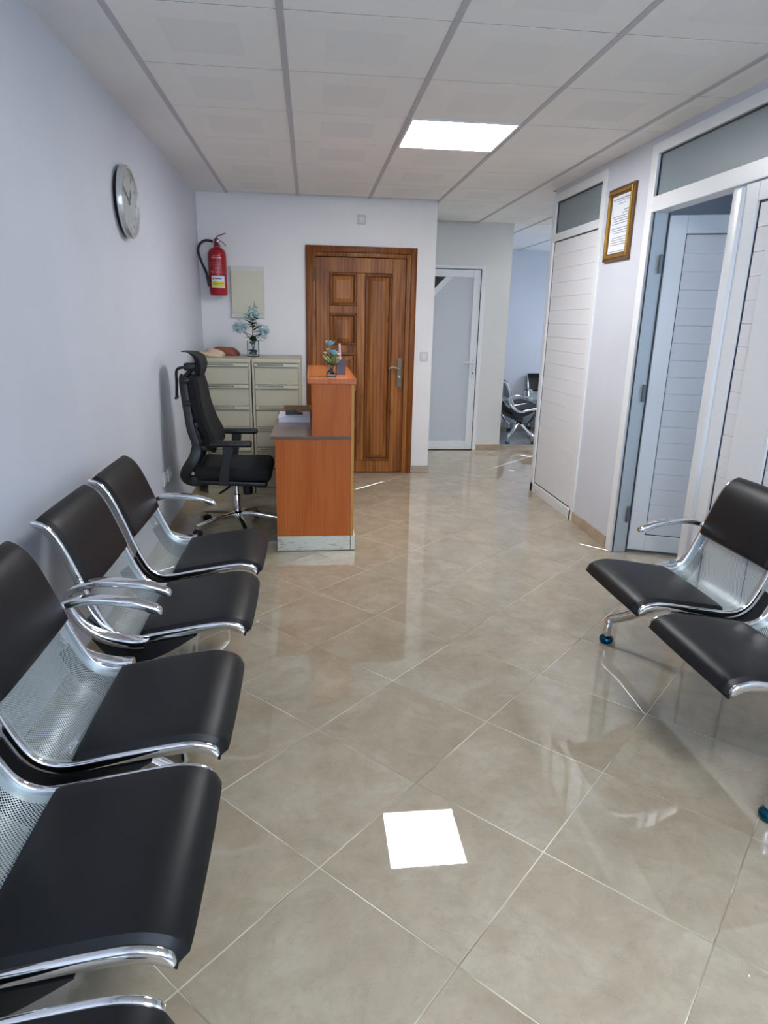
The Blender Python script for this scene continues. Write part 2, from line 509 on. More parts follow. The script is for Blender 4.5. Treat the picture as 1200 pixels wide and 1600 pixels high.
# LED panels: the middle one is real, the other two are added unseen fill
for n, (x0, x1, y0, y1) in enumerate(LIGHTS):
    t = thing('ceiling_light', ['square white LED panel lit in the ceiling over the near end of the waiting room', 'square white LED panel lit in the ceiling near the wooden door', 'square white LED panel lit in the ceiling outside the far waiting room'][n], 'ceiling light', ((x0 + x1) / 2, (y0 + y1) / 2, H), 'LED ceiling panels')
    bm = B()
    for a in ((x0, x1, y0, y0 + 0.012), (x0, x1, y1 - 0.012, y1), (x0, x0 + 0.012, y0 + 0.012, y1 - 0.012), (x1 - 0.012, x1, y0 + 0.012, y1 - 0.012)):
        box(bm, *a, H - 0.006, H + 0.012)
    obj('frame', bm, M_ALU, t)
    obj('diffuser', bx(x0 + 0.012, x1 - 0.012, y0 + 0.012, y1 - 0.012, H - 0.002, H + 0.008), M_LED, t)

# ---------------------------------------------------------------- walls
def wall(name, label, bm, m=M_WALL): return tag(obj(name, bm, m), label, 'wall', kind='structure')
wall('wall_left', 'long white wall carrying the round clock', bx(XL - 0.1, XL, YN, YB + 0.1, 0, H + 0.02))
DX0, DX1, DZ = 0.0, 0.905, 1.955             # wooden door opening
bm = bx(XL, DX0, YB, YB + 0.12, 0, H + 0.02); box(bm, DX1, XC, YB, YB + 0.12, 0, H + 0.02); box(bm, DX0, DX1, YB, YB + 0.12, DZ, H + 0.02)
box(bm, DX0, DX1, YB + 0.1, YB + 0.12, 0, DZ)
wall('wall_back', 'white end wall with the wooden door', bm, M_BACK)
CX0, CX1, CZ = 0.98, 1.815, 1.925            # corridor door opening
bm = bx(XC - 0.12, XC, YB + 0.12, YH, 0, H + 0.02)
wall('wall_corridor_side', 'short white side wall of the corridor recess', bm, M_HALL)
bm = bx(XC - 0.12, CX0 + 0.13, YH, YH + 0.12, 0, H + 0.02); box(bm, CX1, XH, YH, YH + 0.12, 0, H + 0.02); box(bm, CX0 + 0.13, CX1, YH, YH + 0.12, CZ, H + 0.02)
box(bm, CX0 + 0.13, CX1, YH + 0.1, YH + 0.12, 0, CZ)
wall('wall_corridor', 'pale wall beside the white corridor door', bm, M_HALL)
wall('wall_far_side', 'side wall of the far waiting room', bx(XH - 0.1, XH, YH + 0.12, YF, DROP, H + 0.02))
wall('wall_far', 'bluish white end wall of the far waiting room', bx(XH - 0.1, 4.9, YF, YF + 0.1, DROP, H + 0.02))
bm = bx(4.7, 4.8, YRE, 7.9, DROP, H + 0.02); box(bm, 4.7, 4.8, 8.9, YF, DROP, H + 0.02)
box(bm, 4.7, 4.8, 7.9, 8.9, DROP, 0.9); box(bm, 4.7, 4.8, 7.9, 8.9, 1.9, H + 0.02)
wall('wall_far_window', 'outer wall of the far waiting room with its window', bm)
WX0, WX1, WZ0, WZ1 = -0.55, 1.65, 0.95, 2.25
bm = bx(XL - 0.1, WX0, YN - 0.1, YN, 0, H + 0.02); box(bm, WX1, XR + 0.1, YN - 0.1, YN, 0, H + 0.02)
box(bm, WX0, WX1, YN - 0.1, YN, 0, WZ0); box(bm, WX0, WX1, YN - 0.1, YN, WZ1, H + 0.02)
wall('wall_front', 'near end wall with the street window', bm)
def window_frame(name, label, bars):
    t = thing(name, label, 'window', kind='structure')
    bm = B()
    for b in bars: box(bm, *b)
    obj('window_frame', bm, M_ALU, t)
window_frame('window_1', 'white aluminium street window at the near end of the room',
    [(WX0, WX1, YN - 0.07, YN - 0.02, WZ0, WZ0 + 0.05), (WX0, WX1, YN - 0.07, YN - 0.02, WZ1 - 0.05, WZ1), (WX0, WX0 + 0.05, YN - 0.07, YN - 0.02, WZ0, WZ1),
     (WX1 - 0.05, WX1, YN - 0.07, YN - 0.02, WZ0, WZ1), (0.53, 0.58, YN - 0.07, YN - 0.02, WZ0, WZ1)])
window_frame('window_2', 'white aluminium window of the far waiting room',
    [(4.72, 4.77, 7.9, 8.9, 0.9, 0.95), (4.72, 4.77, 7.9, 8.9, 1.85, 1.9), (4.72, 4.77, 7.9, 7.95, 0.9, 1.9), (4.72, 4.77, 8.85, 8.9, 0.9, 1.9)])
window_frame('window_3', 'white aluminium window of the side room',
    [(4.12, 4.17, 1.4, 2.4, 0.9, 0.95), (4.12, 4.17, 1.4, 2.4, 2.05, 2.1), (4.12, 4.17, 1.4, 1.45, 0.9, 2.1), (4.12, 4.17, 2.35, 2.4, 0.9, 2.1)])
# right wall: plastered pier, lintel strips over the two aluminium units, far end
P0, P1 = 3.835, 4.44                          # pier between the units
U1, U2 = 4.44, YRE                            # far unit
V0, V1 = 1.30, 3.835                          # double-door unit
TOPZ = 2.335
bm = bx(XR, XR + 0.10, P0, P1, 0, H + 0.02)
box(bm, XR, XR + 0.10, YN, V0, 0, H + 0.02)
box(bm, XR, XR + 0.10, V0, P0, TOPZ, H + 0.02); box(bm, XR, XR + 0.10, P1, YRE, TOPZ, H + 0.02)
wall('wall_right', 'white wall holding the aluminium doors and the framed certificate', bm)
bm = bx(XR + 0.1, 4.9, 5.26, YRE, 0, H + 0.02)
wall('wall_side_room_back', 'partition between side room and corridor', bm)
bm = bx(4.1, 4.2, 2.4, 5.26, 0, H + 0.02); box(bm, 4.1, 4.2, 1.0, 1.4, 0, H + 0.02); box(bm, 4.1, 4.2, 1.4, 2.4, 0, 0.9); box(bm, 4.1, 4.2, 1.4, 2.4, 2.1, H + 0.02); box(bm, XR + 0.1, 4.2, 0.9, 1.0, 0, H + 0.02)
wall('wall_side_room', 'inner walls of the side room behind the double door', bm)

# skirting
def base(name, label, bm): tag(obj(name, bm, M_SKIRT), label, 'skirting', kind='structure')
base('baseboard_left', 'beige tile skirting along the long white wall', bx(XL, XL + 0.011, YN, YB, 0, 0.075, bev=0.002, seg=1))
bm = bx(XL + 0.011, DX0 - 0.04, YB - 0.011, YB, 0, 0.065, bev=0.002, seg=1); box(bm, DX1 + 0.04, XC + 0.011, YB - 0.011, YB, 0, 0.065, bev=0.002, seg=1)
base('baseboard_back', 'beige tile skirting under the wall with the wooden door', bm)
base('baseboard_corridor', 'beige tile skirting beside the white corridor door', bx(CX1 + 0.03, XH + 0.011, YH - 0.011, YH, 0, 0.065, bev=0.002, seg=1))
base('baseboard_right', 'beige tile skirting under the framed certificate', bx(XR - 0.011, XR, P0 + 0.015, P1 - 0.005, 0, 0.075, bev=0.002, seg=1))
base('baseboard_far', 'grey skirting of the far waiting room', bx(XH, 4.7, YF - 0.011, YF, DROP, DROP + 0.065))

# ---------------------------------------------------------------- wooden door
d1 = thing('door_1', 'varnished pine door with raised panels and knots', 'door', (0.45, YB, 0), kind='structure')
bm = B()
box(bm, -0.032, 0.022, YB - 0.028, YB + 0.0, 0, 1.99, bev=0.006); box(bm, 0.884, 0.935, YB - 0.028, YB, 0, 1.99, bev=0.006)
box(bm, 0.022, 0.884, YB - 0.028, YB, 1.938, 1.99, bev=0.006)
obj('door_casing', bm, M_PINEF, d1, smooth=True)
bm = B()
box(bm, 0.0, 0.052, YB - 0.012, YB + 0.09, 0, 1.95, bev=0.004); box(bm, 0.846, 0.905, YB - 0.012, YB + 0.09, 0, 1.95, bev=0.004)
box(bm, 0.052, 0.846, YB - 0.012, YB + 0.09, 1.905, 1.95, bev=0.004)
obj('door_jamb', bm, M_PINE, d1, smooth=True)
LY0, LY1 = YB + 0.004, YB + 0.044
lf = obj('door_leaf', bx(0.055, 0.843, LY0 + 0.014, LY1, 0.006, 1.900), M_PINED, d1)
rows_l = [(1.777, 1.502), (1.438, 1.164), (1.100, 0.826), (0.762, 0.488), (0.424, 0.113)]
def board(x0, x1, z0, z1, name):
    obj(name, bx(x0, x1, LY0, LY0 + 0.016, z0, z1, bev=0.003), M_PINE, lf, origin=((x0 + x1) / 2, LY0, (z0 + z1) / 2))
board(0.055, 0.172, 0.006, 1.900, 'stile'); board(0.413, 0.486, 0.113, 1.775, 'stile'); board(0.727, 0.843, 0.006, 1.900, 'stile')
board(0.172, 0.727, 1.777, 1.900, 'rail'); board(0.172, 0.727, 0.006, 0.113, 'rail')
for a, b in zip(rows_l[:-1], rows_l[1:]): board(0.172, 0.413, b[0], a[1], 'rail')
def raised(x0, x1, z0, z1):
    # bolection moulding around a raised field
    bm = B()
    for r in ((x0, x1, z0, z0 + 0.022), (x0, x1, z1 - 0.022, z1), (x0, x0 + 0.022, z0 + 0.022, z1 - 0.022), (x1 - 0.022, x1, z0 + 0.022, z1 - 0.022)):
        box(bm, r[0], r[1], LY0 - 0.006, LY0 + 0.015, r[2], r[3], bev=0.005)
    obj('moulding', bm, M_PINEF, lf, smooth=True, origin=((x0 + x1) / 2, LY0, (z0 + z1) / 2))
    bm = B(); i, o = 0.060, 0.026
    vs = []
    for ins, yy in ((o, LY0 + 0.014), (i, LY0 + 0.002)):
        vs.append([bm.verts.new(p) for p in ((x0 + ins, yy, z0 + ins), (x1 - ins, yy, z0 + ins), (x1 - ins, yy, z1 - ins), (x0 + ins, yy, z1 - ins))])
    for k in range(4): bm.faces.new((vs[0][k], vs[0][(k + 1) % 4], vs[1][(k + 1) % 4], vs[1][k]))
    bm.faces.new(vs[1])
    obj('panel', bm, M_PINE, lf, origin=((x0 + x1) / 2, LY0, (z0 + z1) / 2))
for z1, z0 in rows_l: raised(0.176, 0.410, z0, z1)
raised(0.490, 0.724, 0.116, 1.772)
hd = obj('handle_plate', bx(0.782, 0.828, LY0 - 0.008, LY0, 0.800, 1.062, bev=0.004), M_BRASS, d1)
bm = tube(B(), [(0.805, LY0 - 0.006, 0.970), (0.805, LY0 - 0.045, 0.970), (0.790, LY0 - 0.055, 0.972), (0.735, LY0 - 0.056, 0.985), (0.705, LY0 - 0.052, 0.966)], 0.009, 8)
obj('lever', bm, M_BRASSL, hd, smooth=True)
obj('key_cylinder', lathe(B(), [(0.009, 0), (0.009, -0.008)], (0.805, LY0 - 0.008, 0.895), 12, 'y'), M_CHROME2, hd)
for z in (0.35, 1.70): obj('hinge', lathe(B(), [(0.008, 0), (0.008, 0.11)], (0.053, YB - 0.012, z), 8), M_BRASS, d1)

# ---------------------------------------------------------------- aluminium doors on the right wall
def frame_yz(bm, x0, x1, y0, y1, z0, z1, w, bev=0.003, wb=None, wt=None):
    wb = w if wb is None else wb; wt = w if wt is None else wt
    box(bm, x0, x1, y0, y0 + w, z0, z1, bev=bev); box(bm, x0, x1, y1 - w, y1, z0, z1, bev=bev)
    box(bm, x0, x1, y0 + w, y1 - w, z1 - wt, z1, bev=bev)
    if wb > 0: box(bm, x0, x1, y0 + w, y1 - w, z0, z0 + wb, bev=bev)
    return bm
def slats(parent, x, y0, y1, z0, z1, pitch=0.1):
    n = max(1, round((z1 - z0) / pitch)); p = (z1 - z0) / n
    first = None
    for k in range(n):
        zc = z0 + p * (k + 0.5)
        c = (x, (y0 + y1) / 2, zc)
        if first is None:
            first = obj('slat', bx(x - 0.004, x + 0.008, y0, y1, zc - p / 2 + 0.0005, zc + p / 2 - 0.0005, bev=0.0015, seg=1), M_SLAT, parent, origin=c)
        else: inst(first, 'slat', c, parent)
def gasket(parent, x, y0, y1, z0, z1, w=0.006):
    bm = B()
    for r in ((y0, y1, z0, z0 + w), (y0, y1, z1 - w, z1), (y0, y0 + w, z0, z1), (y1 - w, y1, z0, z1)): box(bm, x - 0.006, x + 0.004, *r)
    obj('gasket', bm, M_GASKET, parent)

d2 = thing('door_2', 'closed white slatted aluminium door with a frosted transom beside the far corridor', 'door', (XR, 4.9, 0), kind='structure')
X0 = XR - 0.012
bm = frame_yz(B(), X0, XR + 0.06, U1 - 0.03, U2, 0.0, TOPZ, 0.06, wb=0.0)
box(bm, X0, XR + 0.06, U1 + 0.03, U2 - 0.06, 1.995, 2.05, bev=0.003)
obj('door_frame', bm, M_ALU, d2)
obj('transom_pane', bx(XR + 0.012, XR + 0.018, U1 + 0.028, U2 - 0.058, 2.048, TOPZ - 0.058), M_FROST, d2)
gasket(d2, XR + 0.010, U1 + 0.030, U2 - 0.060, 2.05, TOPZ - 0.06, 0.005)
obj('back_panel', bx(XR + 0.022, XR + 0.045, U1 + 0.02, U2 - 0.05, 0.07, 2.0), M_SLAT, d2)
slats(d2, XR + 0.008, U1 + 0.036, U2 - 0.066, 0.082, 1.989, 0.1)
gasket(d2, XR + 0.008, U1 + 0.030, U2 - 0.060, 0.075, 1.995)
kr = obj('bottom_rail', bx(X0, XR + 0.05, U1 + 0.0, U2 - 0.0, 0.0, 0.075, bev=0.003), M_ALU, d2)
for y in (4.62, 5.18): obj('screw_cap', lathe(B(), [(0.010, 0), (0.010, -0.006), (0.005, -0.008)], (X0, y, 0.045), 12, 'x'), M_WPLAST, kr)

d3 = thing('door_3', 'white slatted aluminium double door with one leaf standing open and a frosted transom', 'door', (XR, 3.4, 0), kind='structure')
bm = B()
box(bm, X0, XR + 0.075, 3.765, V1, 0, TOPZ, bev=0.003); box(bm, X0, XR + 0.075, V0, V0 + 0.065, 0, TOPZ, bev=0.003)
box(bm, X0, XR + 0.075, V0 + 0.065, 3.765, TOPZ - 0.055, TOPZ, bev=0.003); box(bm, X0, XR + 0.075, V0 + 0.065, 3.765, 1.985, 2.065, bev=0.003)
obj('door_frame', bm, M_ALU, d3)
obj('jamb_liner', bx(XR + 0.006, XR + 0.098, 3.757, 3.765, 0.0, 1.985), M_JAMB, d3)
bm = B()
for x in (XR + 0.0, XR + 0.088): box(bm, x, x + 0.006, 3.751, 3.757, 0.0, 1.985)
obj('jamb_gasket', bm, M_GASKET, d3)
for z in (0.25, 1.0, 1.72): obj('hinge', lathe(B(), [(0.011, -0.05), (0.011, 0.05)], (XR + 0.072, 3.748, z), 10), M_HINGE, d3)
obj('transom_pane', bx(XR + 0.012, XR + 0.018, V0 + 0.063, 3.767, 2.063, TOPZ - 0.053), M_FROST, d3)
gasket(d3, XR + 0.010, V0 + 0.065, 3.765, 2.065, TOPZ - 0.055, 0.005)
# open leaf, built flat in the wall plane from the hinge, then swung into the side room
LW = 0.80
lfo = bpy.data.objects.new('open_leaf', None); C.objects.link(lfo); lfo.parent = d3
def leaf(parent, y1, width, z0, z1, xf, pane_w=None):
    """leaf whose hinge edge is at y1 and which runs towards smaller y; xf = front face x"""
    y0 = y1 - width
    obj('leaf_frame', frame_yz(B(), xf, xf + 0.045, y0, y1, z0, z1, 0.095, wb=0.10, wt=0.095), M_ALU, parent)
    slats(parent, xf + 0.016, y0 + 0.099, y1 - 0.099, z0 + 0.104, z1 - 0.099, 0.1)
    gasket(parent, xf + 0.016, y0 + 0.094, y1 - 0.094, z0 + 0.099, z1 - 0.094, 0.006)
    obj('leaf_core', bx(xf + 0.026, xf + 0.040, y0 + 0.09, y1 - 0.09, z0 + 0.09, z1 - 0.09), M_SLAT, parent)
# geometry authored around the parent's own origin (hinge line)
save = (d3.location.copy(), lfo.location.copy()); d3.location = (0, 0, 0)
leaf(lfo, 0.0, LW, 0.018, 1.975, 0.0)
d3.location = save[0]
lfo.location = Vector((XR + 0.098, 3.755, 0)) - Vector(d3.location)
lfo.rotation_euler = (0, 0, math.radians(69))
# closed narrow leaf and the leaves next to it
obj('cover_profile', bx(XR - 0.022, XR + 0.03, 2.937, 3.012, 0.012, 1.975, bev=0.012, seg=3), M_ALU, d3, smooth=True)
bm = frame_yz(B(), XR - 0.006, XR + 0.04, 2.530, 2.940, 0.012, 1.98, 0.095, wb=0.10, wt=0.08)
box(bm, XR - 0.006, XR + 0.04, 2.62, 2.745, 0.11, 1.90, bev=0.003)
obj('leaf_frame', bm, M_ALU, d3)
obj('leaf_core', bx(XR + 0.02, XR + 0.034, 2.6, 2.85, 0.1, 1.92), M_SLAT, d3)
slats(d3, XR + 0.010, 2.738, 2.838, 0.118, 1.894, 0.1)
gasket(d3, XR + 0.010, 2.74, 2.845, 0.112, 1.900, 0.007)
bm = frame_yz(B(), XR - 0.006, XR + 0.04, V0 + 0.065, 2.530, 0.012, 1.98, 0.012, wb=0.10, wt=0.08)
box(bm, XR - 0.006, XR + 0.04, 1.90, 2.05, 0.11, 1.90, bev=0.003)
obj('leaf_frame', bm, M_ALU, d3)
obj('leaf_core', bx(XR + 0.02, XR + 0.034, V0 + 0.07, 2.52, 0.1, 1.92), M_SLAT, d3)
slats(d3, XR + 0.010, 2.052, 2.514, 0.118, 1.894, 0.1)
gasket(d3, XR + 0.010, 2.045, 2.520, 0.112, 1.900, 0.007)

# white corridor door with film and an uncovered dark corner
d4 = thing('door_4', 'white framed corridor door with filmed pane and dark uncovered corner', 'door', (1.4, YH, 0), kind='structure')
cx0 = CX0 + 0.13
bm = B()
box(bm, cx0, cx0 + 0.03, YH - 0.02, YH + 0.06, 0, CZ, bev=0.003); box(bm, CX1 - 0.012, CX1 + 0.028, YH - 0.02, YH + 0.0, 0, CZ + 0.028, bev=0.003)
box(bm, cx0, CX1 - 0.012, YH - 0.02, YH, CZ - 0.004, CZ + 0.028, bev=0.003)
obj('door_frame', bm, M_ALU, d4)
g0, g1 = cx0 + 0.03, CX1 - 0.018
bm = B()
for r in ((g0, g0 + 0.07, 0.012, CZ - 0.01), (g1 - 0.075, g1, 0.012, CZ - 0.01), (g0 + 0.07, g1 - 0.075, 0.012, 0.10), (g0 + 0.07, g1 - 0.075, CZ - 0.085, CZ - 0.01)):
    box(bm, r[0], r[1], YH - 0.012, YH + 0.03, r[2], r[3], bev=0.003)
dl = obj('door_leaf', bm, M_ALU, d4)
obj('pane', bx(g0 + 0.065, g1 - 0.07, YH + 0.006, YH + 0.012, 0.095, CZ - 0.08), M_NIGHT, dl)
zt = CZ - 0.085; xa = g0 + 0.07
bm = prism(B(), [(xa, 0.10), (g1 - 0.075, 0.10), (g1 - 0.075, zt), (1.425, zt), (1.245, zt - 0.185), (xa, zt - 0.185 - (1.245 - xa))], 'y', YH + 0.001, YH + 0.005)
obj('window_film', bm, M_FILM, dl)
bm = prism(B(), [(1.425, zt), (1.500, zt), (1.245, zt - 0.262), (1.170, zt - 0.262)], 'y', YH - 0.002, YH + 0.004)
obj('film_border', bm, M_ALU, dl)
obj('gap_line', bx(g1, g1 + 0.006, YH - 0.013, YH - 0.002, 0.01, CZ - 0.006), M_GASKET, d4)
obj('gap_line', bx(g0, g1 + 0.006, YH - 0.013, YH - 0.002, CZ - 0.012, CZ - 0.006), M_GASKET, d4)
ph = obj('handle_plate', bx(g1 - 0.048, g1 - 0.020, YH - 0.018, YH - 0.010, 0.80, 1.0, bev=0.003), M_WPLAST, d4)
obj('lever', tube(B(), [(g1 - 0.034, YH - 0.015, 0.965), (g1 - 0.034, YH - 0.05, 0.965), (g1 - 0.06, YH - 0.055, 0.965), (g1 - 0.15, YH - 0.055, 0.965)], 0.009, 8), M_WPLAST, ph, smooth=True)
obj('key_cylinder', lathe(B(), [(0.008, 0), (0.008, -0.006)], (g1 - 0.034, YH - 0.018, 0.85), 10, 'y'), M_GASKET, ph)

# ---------------------------------------------------------------- waiting benches
PROF = [(0.004, 0.400), (0.000, 0.414), (0.018, 0.430), (0.06, 0.438), (0.13, 0.430), (0.24, 0.412), (0.33, 0.398), (0.375, 0.405), (0.41, 0.430),
        (0.437, 0.475), (0.462, 0.535), (0.485, 0.600), (0.515, 0.680), (0.54, 0.735), (0.565, 0.768), (0.600, 0.786)]
PP = [Vector((p.x, 0, p.y)) for p in catmull([(a, b, 0) for a, b in PROF], 5)]
ARC = [0.0]
for a, b in zip(PP[:-1], PP[1:]): ARC.append(ARC[-1] + (b - a).length)
def at_s(s):
    for i in range(len(ARC) - 1):
        if s <= ARC[i + 1] or i == len(ARC) - 2:
            t = (s - ARC[i]) / (ARC[i + 1] - ARC[i]); p = PP[i].lerp(PP[i + 1], t)
            a, b = PP[max(i - 1, 0)], PP[min(i + 2, len(PP) - 1)]
            tg = (b - a).normalized(); return p, Vector((-tg.z, 0, tg.x))
S_END = ARC[-1]
def s_of_u(u, start=0):
    for i in range(start, len(PP) - 1):
        if PP[i].x <= u <= PP[i + 1].x: return ARC[i] + (ARC[i + 1] - ARC[i]) * (u - PP[i].x) / max(1e-6, PP[i + 1].x - PP[i].x)
S_PAD0, S_PAD1, S_BACK0 = 0.0, s_of_u(0.325, 8), s_of_u(0.470, 8)
SW = 0.45                                     # seat width over the rails
def cushion(yc, s0, s1, thick, w):
    bm = B(); ns, ny = 26, 14; top = []; bot = []
    for i in range(ns + 1):
        a = i / ns; s = s0 + (s1 - s0) * (0.5 - 0.5 * math.cos(PI * a)) * 0.35 + (s1 - s0) * a * 0.65
        p, n = at_s(s); rt_, rb = [], []
        es = max(0.0, 1 - abs(2 * (s - s0) / (s1 - s0) - 1) ** 26) ** 0.5
        for j in range(ny + 1):
            b = -math.cos(PI * j / ny); b = 0.6 * b + 0.4 * (2 * j / ny - 1)
            ey = max(0.0, 1 - abs(b) ** 22) ** 0.5
            t = thick * (0.28 + 0.72 * es * ey) + 0.004 * (1 - b * b) * es
            y = yc + b * w / 2
            rt_.append(bm.verts.new((p + n * (t + 0.002)) + Vector((0, y, 0)))); rb.append(bm.verts.new((p + n * 0.002) + Vector((0, y, 0))))
        top.append(rt_); bot.append(rb)
    for i in range(ns):
        for j in range(ny):
            bm.faces.new((top[i][j], top[i + 1][j], top[i + 1][j + 1], top[i][j + 1]))
            bm.faces.new((bot[i][j], bot[i][j + 1], bot[i + 1][j + 1], bot[i + 1][j]))
        bm.faces.new((top[i][0], bot[i][0], bot[i + 1][0], top[i + 1][0])); bm.faces.new((top[i][ny], top[i + 1][ny], bot[i + 1][ny], bot[i][ny]))
    for j in range(ny):
        bm.faces.new((top[0][j], top[0][j + 1], bot[0][j + 1], bot[0][j])); bm.faces.new((top[ns][j], bot[ns][j], bot[ns][j + 1], top[ns][j + 1]))
    return bm
def shell(yc, w):
    bm = B(); uv = bm.loops.layers.uv.new('UVMap'); rows = []
    ss = [0.01 + (S_END - 0.012) * i / 60 for i in range(61)]
    for s in ss:
        p, n = at_s(s)
        rows.append([bm.verts.new(p + Vector((0, yc + y, 0))) for y in (-w / 2, 0, w / 2)])
    for i in range(60):
        for j in range(2):
            f = bm.faces.new((rows[i][j], rows[i][j + 1], rows[i + 1][j + 1], rows[i + 1][j]))
            for lp, (a, b) in zip(f.loops, ((i, j), (i, j + 1), (i + 1, j + 1), (i + 1, j))):
                lp[uv].uv = (ss[a], (-w / 2, 0, w / 2)[b])
    return bm
def rail(y):
    path = [p + Vector((0, y, 0)) for p in PP[5:]]
    n = len(path)
    sc = [(1, min(1.0, 0.55 + i * 0.15, 0.55 + (n - 1 - i) * 0.15)) for i in range(n)]
    return sweep(B(), [p + Vector((0, 0, 0.002)) for p in path], rrect(0.0085, 0.0135, 0.006, 3), up=(0, 1, 0), scale=sc)
ARM = [(0.222, 0.562), (0.228, 0.574), (0.290, 0.597), (0.385, 0.608), (0.450, 0.602), (0.495, 0.585), (0.512, 0.558), (0.503, 0.520), (0.478, 0.475), (0.438, 0.438), (0.390, 0.416), (0.335, 0.404), (0.300, 0.404)]
def arm(y, out):
    path = catmull([(u, y, z) for u, z in ARM], 5); n = len(path); sc = []
    for i, p in enumerate(path):
        a = i / (n - 1)
        wy = 0.75 + 0.35 * min(1, a * 4) if a < 0.5 else 1.1 - 0.25 * (a - 0.5)
        th = 0.8 + 0.25 * math.exp(-((a - 0.05) / 0.05) ** 2) + (1.1 * min(0.3, a - 0.55) if a > 0.55 else 0)
        k = min(1.0, 0.5 + i * 0.25)
        sc.append((wy * k, th * k))
    return sweep(B(), path, rrect(0.019, 0.0145, 0.0095, 4), up=(0, 1, 0), scale=sc)
def bracket(y):
    up_, dn_ = [], []
    for i in range(13):
        u = 0.14 + 0.31 * i / 12
        p, n = at_s(s_of_u(u, 8))
        up_.append((p.x - n.x * 0.004 * 0 + 0.004, p.z - 0.014)); k = math.sin(PI * min(1, i / 8.0) * 0.5)
        dn_.append((p.x + 0.004 + n.x * -0.035 * k, p.z - 0.016 - 0.06 * k * max(0.25, n.z)))
    return prism(B(), up_ + list(reversed(dn_)), 'y', y - 0.014, y + 0.014)
def leg_arm(y0, y1, side):
    # from the beam to a foot: arched bar then a short upright
    if side < 0: pts = [(0.345, y0, 0.275), (0.300, y0 * 0.6 + y1 * 0.4, 0.215), (0.245, y0 * 0.25 + y1 * 0.75, 0.150), (0.200, y1, 0.112), (0.186, y1, 0.090), (0.185, y1, 0.028)]
    else: pts = [(0.345, y0, 0.275), (0.400, y0 * 0.6 + y1 * 0.4, 0.215), (0.460, y0 * 0.25 + y1 * 0.75, 0.150), (0.515, y1, 0.112), (0.529, y1, 0.090), (0.530, y1, 0.028)]
    path = catmull(pts, 5); n = len(path)
    return sweep(B(), path, rrect(0.018, 0.016, 0.009, 3), up=(0, 1, 0), scale=[1.25 - 0.42 * i / (n - 1) for i in range(n)])
def make_bench(label, nseat, pitch, legs, group=None, arms=(True, True)):
    t = thing('waiting_bench', label, 'bench', group=group)
    c = (nseat - 1) / 2.0
    ys = [(i - c) * pitch for i in range(nseat)]
    L = ys[-1] + SW / 2
    for y in ys:
        obj('seat_shell', shell(y, SW - 0.022), M_PERF, t, smooth='all')
        obj('seat_cushion', cushion(y, 0.004, S_PAD1, 0.024, SW - 0.020), M_LEATHER, t, smooth=True)
        obj('back_cushion', cushion(y, S_BACK0, S_END - 0.004, 0.024, SW - 0.020), M_LEATHER, t, smooth=True)
        for sg in (-1, 1):
            obj('side_rail', rail(y + sg * (SW / 2 - 0.0085)), M_CHROME, t, smooth=True)
            obj('bracket', bracket(y + sg * (SW / 2 - 0.012)), M_BLACKMET, t)
    obj('beam', bx(0.305, 0.385, -L - 0.03, L + 0.03, 0.275, 0.325, bev=0.006), M_BLACKMET, t, smooth=True)
    for sg in (-1, 1):
        y = sg * (L + 0.020)
        obj('armrest', arm(y, sg), M_CHROME, t, smooth=True)
    for y0, y1 in legs:
        lg = obj('leg', leg_arm(y0, y1, -1), M_CHROME, t, smooth=True)
        obj('foot_cap', lathe(B(), [(0.018, 0.034), (0.028, 0.026), (0.031, 0.014), (0.027, 0.002), (0.024, 0.0)], (0.185, y1, 0), 18), M_BLUECAP, lg, smooth=True)
        lg = obj('leg', leg_arm(y0, y1, 1), M_CHROME, t, smooth=True)
        obj('foot_cap', lathe(B(), [(0.018, 0.034), (0.028, 0.026), (0.031, 0.014), (0.027, 0.002), (0.024, 0.0)], (0.530, y1, 0), 18), M_BLUECAP, lg, smooth=True)
    return t
G = 'chrome framed waiting benches'
b2 = make_bench('two-seat black waiting bench with chrome arms facing the long wall of the clock', 2, 0.525, [(-0.40, -0.49), (0.42, 0.62)], G)
b2.location = (1.138, 1.953, 0)
b2l = copy_tree(b2); b2l.location = (-0.222, 2.423, 0); b2l.rotation_euler = (0, 0, PI)
b2l['label'] = 'two-seat black waiting bench against the long wall, beside the office chair'
b3 = make_bench('three-seat black waiting bench against the long wall, next to the two-seat one', 3, 0.512, [(-0.62, -0.66), (0.62, 0.66)], G)
b3.location = (-0.222, 1.028, 0); b3.rotation_euler = (0, 0, PI)
bf = copy_tree(b2); bf.location = (3.06, 8.82, DROP); bf.rotation_euler = (0, 0, PI); bf['label'] = 'waiting bench seen end-on in the far waiting room, its leg by the threshold'
bg = copy_tree(b3); bg.location = (3.90, 8.97, DROP); bg.rotation_euler = (0, 0, PI / 2); bg['label'] = 'waiting bench with its back to the bluish wall of the far waiting room'

# ---------------------------------------------------------------- reception desk
DY0, DY1 = 3.872, 4.98
dk = thing('reception_desk', 'orange wood reception desk with raised counter and silver plinth', 'desk', (0.02, 4.4, 0))
obj('end_panel', bx(-0.212, 0.236, DY0, DY0 + 0.022, 0.096, 0.700), M_LAM, dk)
obj('end_panel', bx(-0.212, 0.236, DY1 - 0.022, DY1, 0.096, 0.700), M_LAM, dk)
obj('upper_end_panel', bx(0.006, 0.236, DY0, DY0 + 0.022, 0.718, 1.022), M_LAM, dk)
obj('upper_end_panel', bx(0.006, 0.236, DY1 - 0.022, DY1, 0.718, 1.022), M_LAM, dk)
obj('upper_back_panel', bx(0.006, 0.022, DY0 + 0.022, DY1 - 0.022, 0.718, 1.022), M_LAM, dk)
fp = obj('front_panel', bx(0.237, 0.254, DY0 - 0.001, DY1, 0.096, 1.022), M_EDGE, dk)
